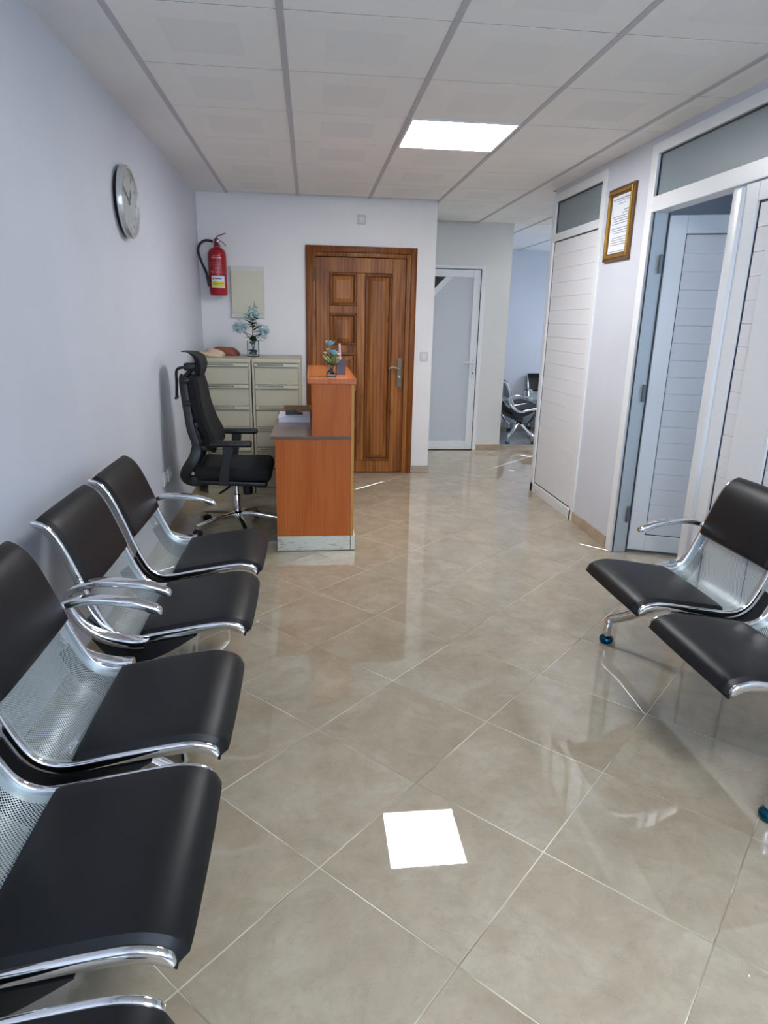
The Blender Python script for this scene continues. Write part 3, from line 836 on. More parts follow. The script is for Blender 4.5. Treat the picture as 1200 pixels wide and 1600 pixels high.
for z in (0.726, 0.955): obj('trim_strip', bx(0.2545, 0.262, DY0 + 0.12, DY1 - 0.12, z, z + 0.025, bev=0.003), M_EDGE, fp)
wt = obj('worktop', bx(-0.236, 0.236, DY0 - 0.008, DY1 + 0.008, 0.7115, 0.718), M_BROWNTOP, dk)
obj('worktop_edge', bx(-0.238, 0.236, DY0 - 0.010, DY1 + 0.010, 0.700, 0.7115), M_BROWNEDGE, wt)
obj('counter_top', bx(-0.018, 0.266, DY0 - 0.016, DY1 - 0.02, 1.022, 1.058, bev=0.004), M_LAMTOP, dk)
bm = bx(-0.212, 0.234, DY0 - 0.003, DY0 + 0.02, 0.004, 0.096); 
pl = obj('plinth', bm, M_FOIL, dk)
obj('plinth', bx(0.236, 0.264, DY0 - 0.004, DY1, 0.004, 0.096, bev=0.003), M_FOIL, dk)
obj('plinth', bx(-0.212, 0.234, DY1 - 0.02, DY1, 0.004, 0.096), M_FOIL, dk)
for y in (DY0 + 0.05, DY1 - 0.05):
    for x in (-0.18, 0.2): obj('glide', lathe(B(), [(0.012, 0), (0.012, 0.006)], (x, y, 0), 10), M_RUBBER, dk)

# things on the desk
ds = thing('document_stack', 'stack of white papers on the brown worktop', 'papers', (-0.1, 4.55, 0.718))
for k in range(6):
    dx, dy = random.uniform(-0.004, 0.004), random.uniform(-0.004, 0.004)
    obj('sheet_pack', bx(-0.212 + dx, -0.005 + dx * 0.3, 4.42 + dy, 4.70 + dy, 0.718 + k * 0.006, 0.7235 + k * 0.006), M_PAPER, ds)
bm = prism(B(), [(-0.17, 0.754), (-0.09, 0.754), (-0.055, 0.754), (-0.055, 0.763), (-0.09, 0.768), (-0.105, 0.784), (-0.17, 0.784)], 'y', 4.52, 4.58)
tag(obj('desk_stamp', bm, M_BLACKMET), 'small black stamp lying on the paper stack', 'stamp')
tr = thing('wooden_tray', 'low tan wooden tray behind the paper stack', 'tray', (-0.08, 4.84, 0.718))
bm = bx(-0.2, 0.0, 4.74, 4.95, 0.718, 0.724)
obj('tray_bottom', bm, M_TAN, tr)
bm = B()
for r in ((-0.2, 0.0, 4.74, 4.75), (-0.2, 0.0, 4.94, 4.95), (-0.2, -0.19, 4.75, 4.94), (-0.01, 0.0, 4.75, 4.94)): box(bm, *r, 0.724, 0.765)
obj('tray_rim', bm, M_TAN, tr)

def petal(bm, base, direction, length, width, cup=0.3, seg=3):
    d = Vector(direction).normalized(); a = Vector((0, 0, 1)) if abs(d.z) < 0.9 else Vector((1, 0, 0))
    s = d.cross(a).normalized(); n = s.cross(d)
    prev = None
    for i in range(seg + 1):
        t = i / seg; w = width * math.sin(PI * min(0.97, 0.08 + 0.88 * t)) * 0.5
        p = Vector(base) + d * (length * t) + n * (cup * length * (t * t))
        cur = (bm.verts.new(p - s * w + n * 0.12 * w), bm.verts.new(p), bm.verts.new(p + s * w + n * 0.12 * w))
        if prev:
            bm.faces.new((prev[0], prev[1], cur[1], cur[0])); bm.faces.new((prev[1], prev[2], cur[2], cur[1]))
        prev = cur
def blob(bm, c, r, sq=1.0):
    m = Matrix.Translation(c) @ Matrix.Diagonal((r, r, r * sq, 1))
    bmesh.ops.create_icosphere(bm, subdivisions=2, radius=1.0, matrix=m)
def glass_box(t, x0, x1, y0, y1, z0, z1, w=0.0035):
    bm = B()
    box(bm, x0, x1, y0, y0 + w, z0, z1); box(bm, x0, x1, y1 - w, y1, z0, z1); box(bm, x0, x0 + w, y0 + w, y1 - w, z0, z1); box(bm, x1 - w, x1, y0 + w, y1 - w, z0, z1)
    box(bm, x0 + w, x1 - w, y0 + w, y1 - w, z0, z0 + 0.006)
    obj('glass_vessel', bm, M_GLASS, t)
def pebbles(t, x0, x1, y0, y1, z0, z1, n, r):
    for k in range(n):
        bm = B(); q = r * random.uniform(0.7, 1.15)
        blob(bm, (random.uniform(x0 + r, x1 - r), random.uniform(y0 + r, y1 - r), random.uniform(z0 + r * 0.6, z1)), q, 0.65)
        obj('pebble', bm, M_PEB if k % 4 else M_PEBD, t, smooth='all')

# desk vase with blue roses
vz = 1.058
v1 = thing('flower_vase', 'small glass of blue artificial roses on the desk counter', 'vase', (0.125, 3.955, vz))
glass_box(v1, 0.094, 0.152, 3.925, 3.985, vz, vz + 0.075)
pebbles(v1, 0.098, 0.148, 3.929, 3.981, vz + 0.006, vz + 0.042, 14, 0.011)
c0 = Vector((0.122, 3.955, vz + 0.03))
def rose(t, c, r, m):
    bm = B(); blob(bm, c, r * 0.42)
    for ring, (k, tilt, rr) in enumerate(((5, 0.9, 0.8), (7, 0.35, 1.0))):
        for i in range(k):
            a = 2 * PI * i / k + ring * 0.5
            petal(bm, Vector(c) + Vector((0, 0, -r * 0.3)), (math.cos(a), math.sin(a), tilt), r * rr * 1.25, r * 1.05, 0.35)
    obj('flower', bm, m, t, smooth='all')
for (dx, dy, dz, r) in ((-0.006, 0.0, 0.188, 0.030), (0.016, -0.01, 0.136, 0.029)):
    tip = Vector((0.122 + dx, 3.955 + dy, vz + dz))
    obj('stem', tube(B(), [c0, (c0 + tip) / 2 + Vector((0.006, 0, 0)), tip], 0.002, 6), M_LEAF, v1, smooth=True)
    rose(v1, tip, r, M_PETAL2)
for (dx, dy, dz) in ((-0.034, 0.0, 0.135), (-0.018, 0.01, 0.155), (0.040, 0.0, 0.13), (0.044, -0.008, 0.105), (0.034, 0.01, 0.085)):
    tip = Vector((0.122 + dx, 3.955 + dy, vz + dz))
    obj('stem', tube(B(), [c0, tip], 0.0015, 5), M_LEAF, v1, smooth=True)
    rose(v1, tip, 0.013, M_WPETAL)
for k in range(12):
    a = 2 * PI * k / 12 + random.uniform(-0.2, 0.2); bm = B()
    petal(bm, c0 + Vector((0, 0, random.uniform(0.03, 0.05))), (math.cos(a), math.sin(a) * 0.8, random.uniform(0.35, 1.0)), random.uniform(0.05, 0.08), 0.030, 0.1)
    obj('leaf', bm, M_LEAF, v1, smooth='all')
# pen box
pb = thing('pen_holder', 'dark plum pen box behind the desk flowers', 'pen holder', (0.19, 4.16, vz))
bm = B(); x0, x1, y0, y1 = 0.162, 0.216, 4.12, 4.175
box(bm, x0, x1, y0, y0 + 0.004, vz, vz + 0.09); box(bm, x0, x1, y1 - 0.004, y1, vz, vz + 0.09); box(bm, x0, x0 + 0.004, y0 + 0.004, y1 - 0.004, vz, vz + 0.09); box(bm, x1 - 0.004, x1, y0 + 0.004, y1 - 0.004, vz, vz + 0.09); box(bm, x0, x1, y0, y1, vz, vz + 0.004)
obj('box_body', bm, M_BOXD, pb)
pn = thing('pen', 'pale pink pen standing in the plum pen box', 'pen', (0.185, 4.147, vz + 0.006))
bm = tube(B(), [(0.186, 4.147, vz + 0.006), (0.181, 4.147, vz + 0.115)], 0.005, 8, smooth=False)
obj('barrel', bm, M_PINK, pn, smooth=True)
obj('cap', tube(B(), [(0.181, 4.147, vz + 0.115), (0.179, 4.147, vz + 0.185)], 0.0062, 8, smooth=False), M_PINK, pn, smooth=True)
obj('clip', bx(0.1765, 0.1825, 4.138, 4.140, vz + 0.130, vz + 0.182), M_GPLAST, pn)

# ---------------------------------------------------------------- filing cabinets
def make_cabinet(x0, x1, label):
    yf, yb_, zt = 5.30, 5.95, 1.078
    t = thing('filing_cabinet', label, 'filing cabinet', ((x0 + x1) / 2, (yf + yb_) / 2, 0), 'beige steel filing cabinets')
    bm = bx(x0, x1, yf + 0.02, yb_, 0.0, zt - 0.03)
    box(bm, x0, x0 + 0.016, yf, yf + 0.02, 0.0, zt - 0.03); box(bm, x1 - 0.016, x1, yf, yf + 0.02, 0, zt - 0.03)
    box(bm, x0, x1, yf, yb_, zt - 0.03, zt, bev=0.003); box(bm, x0 + 0.016, x1 - 0.016, yf + 0.002, yf + 0.02, 0.0, 0.045)
    obj('body', bm, M_CAB, t)
    n = 6; z0 = 0.048; p = (zt - 0.034 - z0) / n
    for k in range(n):
        a, b = z0 + k * p + 0.003, z0 + (k + 1) * p - 0.003
        d = obj('drawer', bx(x0 + 0.020, x1 - 0.020, yf + 0.004, yf + 0.02, a, b - 0.026, bev=0.002), M_CAB, t)
        obj('drawer_lip', bx(x0 + 0.020, x1 - 0.020, yf - 0.010, yf + 0.02, b - 0.023, b, bev=0.002), M_CABLIP, d)
        obj('finger_slot', bx(x0 + 0.045, x0 + 0.045 + (x1 - x0) * 0.52, yf - 0.0115, yf - 0.0095, b - 0.013, b - 0.003), M_DARK, d)
        obj('slot_pull', bx(x0 + 0.052, x0 + 0.040 + (x1 - x0) * 0.52, yf - 0.0125, yf - 0.0112, b - 0.0085, b - 0.0055), M_CABLIP, d)
    return t
make_cabinet(-0.835, -0.462, 'beige six-drawer steel filing cabinet standing beside the long wall, cloth on top')
make_cabinet(-0.452, -0.075, 'beige six-drawer steel filing cabinet standing beside the wooden door')

# flowers on the cabinets
v2z = 1.078; vx, vy = -0.462, 5.62
v2 = thing('flower_vase', 'tall glass vase of pale blue flowers on the filing cabinets', 'vase', (vx, vy, v2z))
glass_box(v2, vx - 0.046, vx + 0.046, vy - 0.046, vy + 0.046, v2z, v2z + 0.125, 0.004)
pebbles(v2, vx - 0.04, vx + 0.04, vy - 0.04, vy + 0.04, v2z + 0.006, v2z + 0.05, 16, 0.016)
def cluster(t, c, r):
    bm = B()
    for k in range(48):
        d = Vector((random.gauss(0, 1), random.gauss(0, 1), random.gauss(0, 0.8))).normalized()
        p = Vector(c) + d * r * random.uniform(0.45, 1.0)
        for i in range(4):
            a = 2 * PI * i / 4
            s = d.orthogonal().normalized(); s2 = d.cross(s)
            petal(bm, p, s * math.cos(a) + s2 * math.sin(a) + d * 0.5, r * 0.36, r * 0.30, 0.1, 2)
    obj('flower', bm, M_PETAL, t, smooth='all')
vc = Vector((vx, vy, v2z + 0.03))
for (dx, dy, dz, r) in ((0.000, -0.01, 0.305, 0.062), (-0.100, -0.02, 0.200, 0.062), (0.088, -0.02, 0.175, 0.058)):
    tip = vc + Vector((dx, dy, dz))
    obj('stem', tube(B(), [vc, vc + Vector((dx * 0.25, dy, dz * 0.55)), tip], 0.003, 6), M_STEM, v2, smooth=True)
    cluster(v2, tip, r)
for k in range(26):
    a = random.uniform(0, 2 * PI); h = random.uniform(0.08, 0.28); bm = B()
    petal(bm, vc + Vector((random.uniform(-0.012, 0.012), 0, h)), (math.cos(a), math.sin(a) * 0.7, random.uniform(-0.1, 0.9)), random.uniform(0.06, 0.10), 0.055, -0.15)
    obj('leaf', bm, M_STEM, v2, smooth='all')
bm = B(); petal(bm, vc + Vector((0.012, 0, 0.33)), (0.05, 0, 1), 0.085, 0.026, 0.05); petal(bm, vc + Vector((0.012, 0.002, 0.33)), (0.08, 0.3, 1), 0.075, 0.026, 0.05)
obj('leaf', bm, M_STEM, v2, smooth='all')
def crumple(c, sx, sy, sz, seed, amp):
    rnd = random.Random(seed); bm = B()
    bmesh.ops.create_icosphere(bm, subdivisions=4, radius=1.0)
    ph = [(rnd.uniform(2, 7), rnd.uniform(2, 7), rnd.uniform(2, 6), rnd.uniform(0, 6)) for _ in range(7)]
    for v in bm.verts:
        p = v.co.copy(); k = sum(math.sin(a * p.x + b * p.y + e * p.z + f) for a, b, e, f in ph) / 7
        v.co = Vector((p.x * sx * (1 + amp * k), p.y * sy * (1 + amp * k), max(-0.0, (p.z + 0.25) * sz * (1 + amp * 1.6 * k)))) + Vector(c)
    return bm
tag(obj('folded_cloth', crumple((-0.785, 5.50, v2z), 0.105, 0.10, 0.042, 3, 0.34), M_CLOTH, smooth='all', origin=(-0.785, 5.50, v2z)), 'crumpled cream cloth on the filing cabinet near the wall corner', 'cloth')
tag(obj('pouch', crumple((-0.70, 5.72, v2z), 0.115, 0.07, 0.058, 11, 0.16), M_POUCH, smooth='all', origin=(-0.70, 5.72, v2z)), 'russet brown pouch behind the cream cloth', 'pouch')

# ---------------------------------------------------------------- things on the walls
# electric cabinet
eb = thing('fuse_box', 'flat cream fuse box on the wall under the fire extinguisher hose', 'fuse box', (-0.53, YB, 1.59))
eb['label'] = 'flat cream fuse box on the wall beside the red extinguisher'
obj('box_body', bx(-0.672, -0.388, YB - 0.022, YB, 1.380, 1.800, bev=0.004), M_CREAM2, eb)
obj('cover', bx(-0.664, -0.396, YB - 0.030, YB - 0.022, 1.418, 1.762, bev=0.003), M_CREAM, eb)
# plate above the door, switch beside it
t = thing('junction_box', 'small square white junction box high above the wooden door', 'junction box', (0.45, YB, 2.2))
obj('box_body', bx(0.410, 0.484, YB - 0.014, YB, 2.168, 2.240, bev=0.004), M_GPLAST, t)
obj('lid', bx(0.426, 0.468, YB - 0.020, YB - 0.014, 2.184, 2.224, bev=0.003), M_WPLAST, t)
t = thing('light_switch', 'white wall switch between the wooden door and the corner', 'switch', (1.03, YB, 1.08))
obj('switch_plate', bx(0.988, 1.066, YB - 0.010, YB, 1.040, 1.118, bev=0.003), M_GPLAST, t)
obj('rocker', bx(1.006, 1.048, YB - 0.016, YB - 0.010, 1.056, 1.102, bev=0.002), M_WPLAST, t)
for y, lb in ((4.16, 'white wall socket low on the long wall, nearer the benches'), (4.30, 'white wall socket low on the long wall, nearer the cabinets')):
    t = thing('wall_socket', lb, 'socket', (XL, y, 0.39), 'low wall sockets')
    obj('socket_plate', bx(XL, XL + 0.010, y - 0.042, y + 0.042, 0.35, 0.434, bev=0.003), M_WPLAST, t)
    w = obj('socket_well', lathe(B(), [(0.024, 0.0), (0.024, 0.004), (0.021, 0.0045), (0.020, 0.001)], (XL + 0.0095, y, 0.392), 20, 'x'), M_GPLAST, t)

# clock
ck = thing('wall_clock', 'round silver wall clock on the long white wall', 'clock', (XL, 3.70, 1.925))
cc = (XL + 0.004, 3.69, 1.922); R0 = 0.168
obj('clock_back', lathe(B(), [(R0 * 0.88, -0.004), (R0 * 0.92, 0.010), (R0 * 0.92, 0.016)], cc, 48, 'x'), M_BLACKMET, ck, smooth=True)
obj('rim', lathe(B(), [(R0 * 0.93, 0.012), (R0, 0.016), (R0, 0.036), (R0 * 0.97, 0.043), (R0 * 0.90, 0.044), (R0 * 0.87, 0.033), (R0 * 0.86, 0.031)], cc, 56, 'x'), M_SILVER, ck, smooth=True)
fc = obj('dial', lathe(B(), [(R0 * 0.87, 0.026), (R0 * 0.87, 0.0315)], cc, 48, 'x'), M_FACE, ck)
for i in range(12):
    a = 2 * PI * i / 12; bm = bx(-0.0006, 0.0006, -0.004, 0.004, R0 * 0.68, R0 * 0.80)
    bmesh.ops.rotate(bm, verts=bm.verts, matrix=Matrix.Rotation(a, 3, 'X'))
    bmesh.ops.translate(bm, verts=bm.verts, vec=Vector(cc) + Vector((0.032, 0, 0)))
    obj('hour_mark', bm, M_FACEINK, fc)
for nm, a, ln, w in (('hour_hand', math.radians(-35), 0.075, 0.005), ('minute_hand', math.radians(60), 0.110, 0.0035)):
    bm = bx(-0.0006, 0.0006, -w, w, -0.015, ln); bmesh.ops.rotate(bm, verts=bm.verts, matrix=Matrix.Rotation(a, 3, 'X'))
    bmesh.ops.translate(bm, verts=bm.verts, vec=Vector(cc) + Vector((0.035, 0, 0)))
    obj(nm, bm, M_FACEINK, ck)

# fire extinguisher
ex = thing('fire_extinguisher', 'red fire extinguisher with black hose hung in the wall corner', 'extinguisher', (-0.76, YB - 0.085, 1.56))
ecx, ecy, er = -0.762, YB - 0.085, 0.0735
bd = obj('cylinder', lathe(B(), [(0.055, 0.0), (0.068, 0.004), (er, 0.016), (er, 0.315), (er * 0.96, 0.340), (er * 0.80, 0.362), (er * 0.45, 0.378), (0.022, 0.384), (0.022, 0.392)], (ecx, ecy, 1.558), 36), M_RED, ex, smooth=True)
vl = obj('valve', lathe(B(), [(0.022, 0), (0.024, 0.006), (0.020, 0.012), (0.016, 0.03), (0.018, 0.034), (0.018, 0.056), (0.010, 0.062)], (ecx, ecy, 1.948), 16), M_DRED, ex, smooth=True)
obj('gauge', lathe(B(), [(0.011, 0), (0.012, -0.012), (0.009, -0.014)], (ecx + 0.012, ecy - 0.016, 1.985), 14, 'y'), M_CHROME2, vl, smooth=True)
sec = rrect(0.009, 0.003, 0.0025, 2)
obj('carry_handle', sweep(B(), catmull([(ecx, ecy, 1.990), (ecx + 0.035, ecy, 1.986), (ecx + 0.062, ecy, 1.968), (ecx + 0.078, ecy, 1.950)], 4), sec, up=(0, 1, 0)), M_DRED, vl, smooth=True)
obj('squeeze_lever', sweep(B(), catmull([(ecx - 0.012, ecy, 2.000), (ecx + 0.012, ecy, 2.026), (ecx + 0.045, ecy, 2.038), (ecx + 0.075, ecy, 2.048)], 4), sec, up=(0, 1, 0)), M_DRED, vl, smooth=True)
hz = obj('hose', tube(B(), [(ecx - 0.03, ecy, 1.984), (ecx - 0.09, ecy - 0.004, 1.988), (ecx - 0.138, ecy - 0.006, 1.955), (ecx - 0.150, ecy - 0.006, 1.895), (ecx - 0.125, ecy - 0.01, 1.815), (ecx - 0.092, ecy - 0.02, 1.740), (ecx - 0.082, ecy - 0.028, 1.700)], 0.0105, 10), M_RUBBER, ex, smooth=True)
obj('hose_collar', tube(B(), [(ecx - 0.014, ecy, 1.984), (ecx - 0.036, ecy, 1.984)], 0.0095, 10, smooth=False), M_CHROME2, hz, smooth=True)
obj('nozzle', tube(B(), [(ecx - 0.083, ecy - 0.026, 1.712), (ecx - 0.070, ecy - 0.03, 1.628)], 0.0125, 10, smooth=False), M_RUBBER, hz, smooth=True)
obj('clip', bx(ecx - 0.096, ecx - 0.070, ecy - 0.028, ecy + 0.002, 1.706, 1.716), M_CHROME2, hz)
def curved(bm, a0, a1, z0, z1, r, n=8):
    vs = []
    for i in range(n + 1):
        a = a0 + (a1 - a0) * i / n
        vs.append((bm.verts.new((ecx + r * math.sin(a), ecy - r * math.cos(a), z0)), bm.verts.new((ecx + r * math.sin(a), ecy - r * math.cos(a), z1))))
    for i in range(n): bm.faces.new((vs[i][0], vs[i + 1][0], vs[i + 1][1], vs[i][1]))
    return bm
ra = math.radians
lb = obj('inspection_label', curved(B(), ra(-38), ra(52), 1.618, 1.712, er + 0.0006), M_PAPER, bd)
obj('yellow_field', curved(B(), ra(-33), ra(48), 1.628, 1.666, er + 0.0010), M_YELLOW, lb)
bm = curved(B(), ra(-32), ra(-22), 1.684, 1.698, er + 0.001, 3); curved(bm, ra(-15), ra(30), 1.686, 1.696, er + 0.001); curved(bm, ra(-20), ra(40), 1.648, 1.651, er + 0.0014); curved(bm, ra(-25), ra(10), 1.636, 1.639, er + 0.0014)
obj('label_print', bm, M_INK, lb)
bm = B(); rnd = random.Random(5)
for z, a0, a1, h in ((1.848, -30, 34, 0.012), (1.868, -22, 20, 0.004), (1.812, -20, 30, 0.003), (1.800, -20, 30, 0.003), (1.788, -20, 30, 0.003), (1.776, -20, 28, 0.003), (1.764, -20, 25, 0.003)):
    a = a0
    while a < a1:
        w = rnd.uniform(2.5, 7); curved(bm, ra(a), ra(min(a1, a + w)), z, z + h, er + 0.0006, 3); a += w + rnd.uniform(1.2, 2.5)
for z in (1.81, 1.785, 1.745):
    for a in (-52, -44): curved(bm, ra(a), ra(a + 4), z, z + 0.010, er + 0.0006, 2)
for a in (-30, -8, 14): curved(bm, ra(a), ra(a + 6), 1.732, 1.750, er + 0.0006, 2)
obj('printed_marks', bm, M_WINK, bd)
obj('wall_bracket', bx(ecx - 0.02, ecx + 0.02, ecy + 0.016, YB, 1.94, 1.965), M_BLACKMET, ex)

# framed certificate
fx = XR; f0, f1, z0, z1 = 3.985, 4.335, 1.768, 2.19
cf = thing('picture_frame', 'gold framed certificate on the white pier between the aluminium doors', 'picture frame', (XR, 4.16, 1.98))
def fr(ins, wdt, xa, xb, m, name):
    bm = B(); a, b, c, d = f0 + ins, f1 - ins, z0 + ins, z1 - ins
    for r in ((a, b, c, c + wdt), (a, b, d - wdt, d), (a, a + wdt, c + wdt, d - wdt), (b - wdt, b, c + wdt, d - wdt)): box(bm, xa, xb, *r, bev=0.002)
    return obj(name, bm, m, cf)
fr(0.0, 0.020, XR - 0.018, XR, M_BRONZE, 'outer_moulding'); fr(0.018, 0.017, XR - 0.026, XR - 0.002, M_GOLD, 'gilt_moulding'); fr(0.033, 0.013, XR - 0.014, XR - 0.002, M_BRONZE, 'inner_slip')
ct = obj('certificate', bx(XR - 0.008, XR - 0.004, f0 + 0.045, f1 - 0.045, z0 + 0.045, z1 - 0.045), M_PAPER, cf)
bm = B(); rnd = random.Random(3)
def words(z, ya, yb_, h):
    y = ya
    while y < yb_ - 0.004:
        w = min(rnd.uniform(0.008, 0.022), yb_ - y); box(bm, XR - 0.0086, XR - 0.008, y, y + w, z - h / 2, z + h / 2); y += w + 0.004
pr0, pr1 = f0 + 0.058, f1 - 0.058
words(z1 - 0.066, pr0, pr1, 0.006); words(z1 - 0.078, pr0 + 0.02, pr1 - 0.02, 0.003); words(z1 - 0.094, 4.11, 4.21, 0.004)
words(z1 - 0.135, pr0 + 0.01, pr0 + 0.075, 0.005); words(z1 - 0.150, pr0, pr0 + 0.10, 0.004)
for k in range(13):
    if k in (4, 8): continue
    words(z1 - 0.166 - k * 0.0135, pr0, pr1 - rnd.uniform(0.0, 0.04), 0.0042)
words(z0 + 0.056, pr0, pr1, 0.004)
obj('printed_lines', bm, M_INK, ct)

# ---------------------------------------------------------------- office chair
oc = thing('office_chair', 'black mesh swivel chair with headrest drawn up to the reception desk', 'office chair')
for k in range(5):
    a = math.radians(214 + 72 * k); d = Vector((math.cos(a), math.sin(a), 0))
    pth = [d * 0.02 + Vector((0, 0, 0.112)), d * 0.12 + Vector((0, 0, 0.108)), d * 0.30 + Vector((0, 0, 0.075))]
    lg = obj('base_leg', sweep(B(), catmull(pth, 4), rrect(0.017, 0.012, 0.006, 2), up=d.cross(Vector((0, 0, 1))), scale=[1.25 - 0.05 * i for i in range(9)]), M_CHROME, oc, smooth=True)
    bm = B(); cst = d * 0.292
    side = d.cross(Vector((0, 0, 1)))
    for s in (-1, 1):
        m = lathe(B(), [(0.020, -0.008), (0.026, -0.006), (0.027, 0.0), (0.026, 0.006), (0.020, 0.008)], (0, 0, 0), 16, 'x')
        bmesh.ops.rotate(m, verts=m.verts, matrix=Matrix.Rotation(math.atan2(side.y, side.x), 3, 'Z'))
        bmesh.ops.translate(m, verts=m.verts, vec=cst + side * (0.013 * s) + Vector((0, 0, 0.027)))
        tmp = bpy.data.meshes.new('tmp'); m.to_mesh(tmp); bm.from_mesh(tmp); bpy.data.meshes.remove(tmp); m.free()
    blob(bm, cst + Vector((0, 0, 0.038)), 0.019)
    ca = obj('caster', bm, M_BPLAST, oc, smooth=True)
    obj('caster_stem', lathe(B(), [(0.006, 0.045), (0.006, 0.085)], tuple(cst), 8), M_CHROME2, ca)
obj('hub', lathe(B(), [(0.030, 0.085), (0.036, 0.092), (0.036, 0.125), (0.026, 0.135)], (0, 0, 0), 20), M_CHROME, oc, smooth=True)
obj('gas_lift', lathe(B(), [(0.023, 0.13), (0.023, 0.245), (0.021, 0.248), (0.014, 0.25), (0.014, 0.345)], (0, 0, 0), 20), M_CHROME, oc, smooth=True)
obj('tilt_mechanism', bx(-0.09, 0.10, -0.07, 0.07, 0.318, 0.368, bev=0.012), M_BPLAST, oc, smooth=True)
obj('tension_knob', lathe(B(), [(0.028, 0.255), (0.032, 0.265), (0.032, 0.318)], (0.075, -0.02, 0), 16), M_BPLAST, oc, smooth=True)
obj('height_lever', tube(B(), [(-0.02, -0.06, 0.335), (-0.04, -0.14, 0.325), (-0.085, -0.20, 0.305)], 0.007, 8), M_BPLAST, oc, smooth=True)
# seat: padded slab with waterfall front
def pad(x0, x1, w, z0, z1, r, front=0.0, n=14):
    bm = B()
    box(bm, x0, x1, -w, w, z0, z1, bev=r, seg=4)
    for v in bm.verts:
        t = (v.co.x - x0) / (x1 - x0)
        v.co.z -= front * max(0, t - 0.7) ** 2 * 4
        v.co.y *= 1.0 - 0.10 * max(0, 0.35 - t)
    return bm
obj('seat', pad(-0.235, 0.242, 0.242, 0.395, 0.482, 0.036, 0.05), M_MESH, oc, smooth=True)
obj('seat_pan', pad(-0.215, 0.215, 0.215, 0.362, 0.398, 0.014, 0.06), M_BPLAST, oc, smooth=True)
# backrest: curved mesh sheet with varying width
BK = [(-0.120, 0.560), (-0.098, 0.600), (-0.106, 0.655), (-0.146, 0.750), (-0.176, 0.860), (-0.190, 0.960), (-0.206, 1.030)]
def back_sheet(prof, widths, th, curve):
    pr = catmull([(a, 0, b) for a, b in prof], 5); n = len(pr); bm = B(); fr_, bk = [], []
    for i, p in enumerate(pr):
        t = i / (n - 1); k = t * (len(widths) - 1); j = min(int(k), len(widths) - 2); w = widths[j] + (widths[j + 1] - widths[j]) * (k - j)
        e = min(1.0, 0.35 + min(i, n - 1 - i) * 0.2)
        f_, b_ = [], []
        for q in range(11):
            y = -1 + 2 * q / 10; yy = y * w; cx = curve * y * y; te = th * e * (0.35 + 0.65 * (1 - abs(y) ** 6))
            f_.append(bm.verts.new((p.x + cx, yy, p.z))); b_.append(bm.verts.new((p.x + cx - te, yy, p.z + te * 0.1)))
        fr_.append(f_); bk.append(b_)
    for i in range(n - 1):
        for q in range(10):
            bm.faces.new((fr_[i][q], fr_[i][q + 1], fr_[i + 1][q + 1], fr_[i + 1][q])); bm.faces.new((bk[i][q], bk[i + 1][q], bk[i + 1][q + 1], bk[i][q + 1]))
        bm.faces.new((fr_[i][0], fr_[i + 1][0], bk[i + 1][0], bk[i][0])); bm.faces.new((fr_[i][10], bk[i][10], bk[i + 1][10], fr_[i + 1][10]))
    for q in range(10):
        bm.faces.new((fr_[0][q], bk[0][q], bk[0][q + 1], fr_[0][q + 1])); bm.faces.new((fr_[-1][q], fr_[-1][q + 1], bk[-1][q + 1], bk[-1][q]))
    return bm
obj('backrest', back_sheet(BK, [0.16, 0.215, 0.225, 0.205, 0.185, 0.17, 0.15], 0.080, 0.012), M_MESH, oc, smooth=True)
sp = catmull([(-0.205, 0, 0.372), (-0.275, 0, 0.385), (-0.290, 0, 0.435), (-0.225, 0, 0.545), (-0.222, 0, 0.62), (-0.248, 0, 0.70), (-0.264, 0, 0.80), (-0.278, 0, 0.90), (-0.285, 0, 1.0), (-0.275, 0, 1.03)], 4)
ns = len(sp)
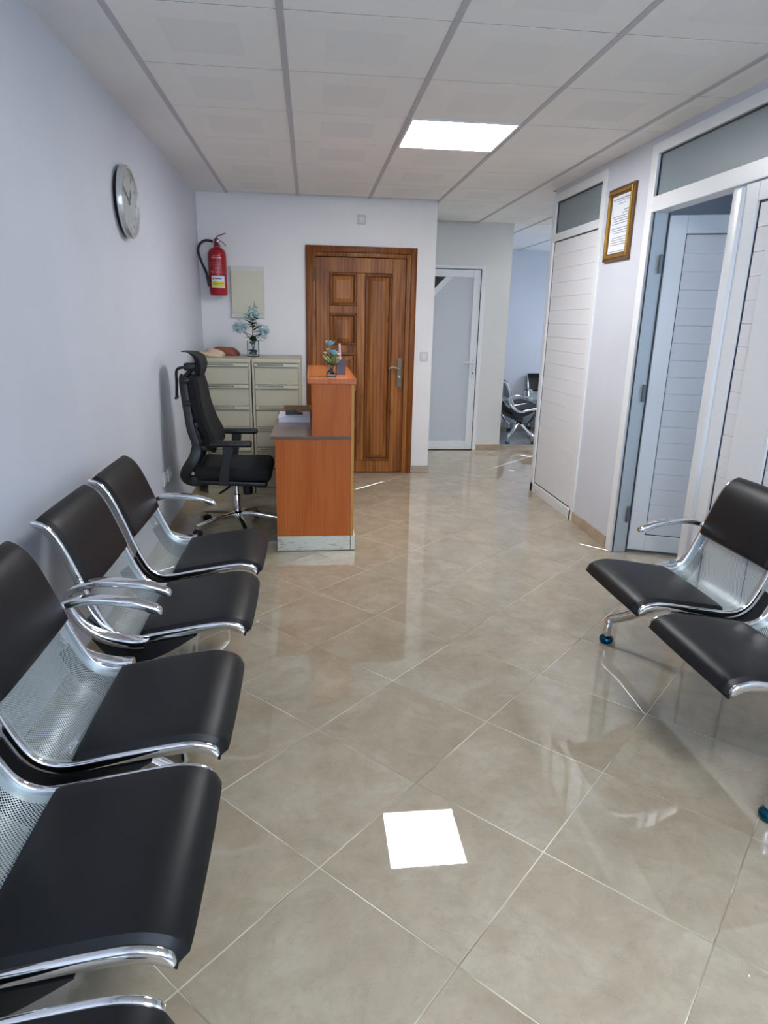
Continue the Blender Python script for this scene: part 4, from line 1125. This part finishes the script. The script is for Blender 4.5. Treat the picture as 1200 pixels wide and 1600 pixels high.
for s in (-1, 1):
    path = [p + Vector((0, s * (0.10 + 0.09 * max(0, 1 - abs(i / (ns - 1) - 0.28) / 0.5)), 0)) for i, p in enumerate(sp)]
    obj('back_frame', sweep(B(), path, rrect(0.013, 0.026, 0.008, 2), up=(0, 1, 0), scale=[1.3 if i < ns * 0.4 else 1.0 for i in range(ns)]), M_BPLAST, oc, smooth=True)
for z, xb, xf in ((0.58, -0.225, -0.15), (0.73, -0.26, -0.185), (0.86, -0.275, -0.215), (1.0, -0.29, -0.23)):
    obj('back_strut', bx(xb - 0.012, xf, -0.13, 0.13, z - 0.018, z + 0.018, bev=0.01), M_BPLAST, oc, smooth=True)
# headrest and hanger
HD_ = [(-0.195, 1.025), (-0.185, 1.062), (-0.180, 1.105), (-0.195, 1.142), (-0.235, 1.168), (-0.290, 1.172)]
obj('headrest', back_sheet(HD_, [0.09, 0.125, 0.135, 0.135, 0.125, 0.10], 0.035, 0.012), M_MESH, oc, smooth=True)
obj('headrest_mount', bx(-0.292, -0.215, -0.035, 0.035, 1.055, 1.102, bev=0.010), M_BPLAST, oc, smooth=True)
obj('headrest_stalk', tube(B(), [(-0.285, 0, 0.99), (-0.285, 0, 1.02), (-0.262, 0, 1.045), (-0.25, 0, 1.075)], 0.016, 10), M_BPLAST, oc, smooth=True)
bm = tube(B(), [(-0.285, 0, 1.075), (-0.325, 0, 1.068), (-0.342, 0, 1.045), (-0.344, 0, 0.98), (-0.350, 0, 0.885)], 0.009, 8)
tube(bm, [(-0.350, -0.03, 0.885), (-0.350, 0.03, 0.885)], 0.009, 8, smooth=False)
obj('coat_hanger', bm, M_BPLAST, oc, smooth=True)
for s in (-1, 1):
    y = s * 0.25
    ap = obj('arm_pad', bx(-0.118, 0.132, y - 0.042, y + 0.042, 0.616, 0.648, bev=0.014, seg=3), M_BPLAST, oc, smooth=True)
    bm = prism(B(), [(-0.045, 0.620), (0.020, 0.620), (0.012, 0.560), (-0.005, 0.500), (-0.020, 0.372), (-0.075, 0.372), (-0.070, 0.440), (-0.048, 0.540)], 'y', y - 0.018, y + 0.018)
    obj('arm_post', bm, M_BPLAST, oc)
    obj('arm_bracket', bx(-0.07, -0.02, min(y, y - s * 0.10), max(y, y - s * 0.10), 0.372, 0.392), M_BPLAST, oc)
oc.location = (-0.497, 4.33, 0)
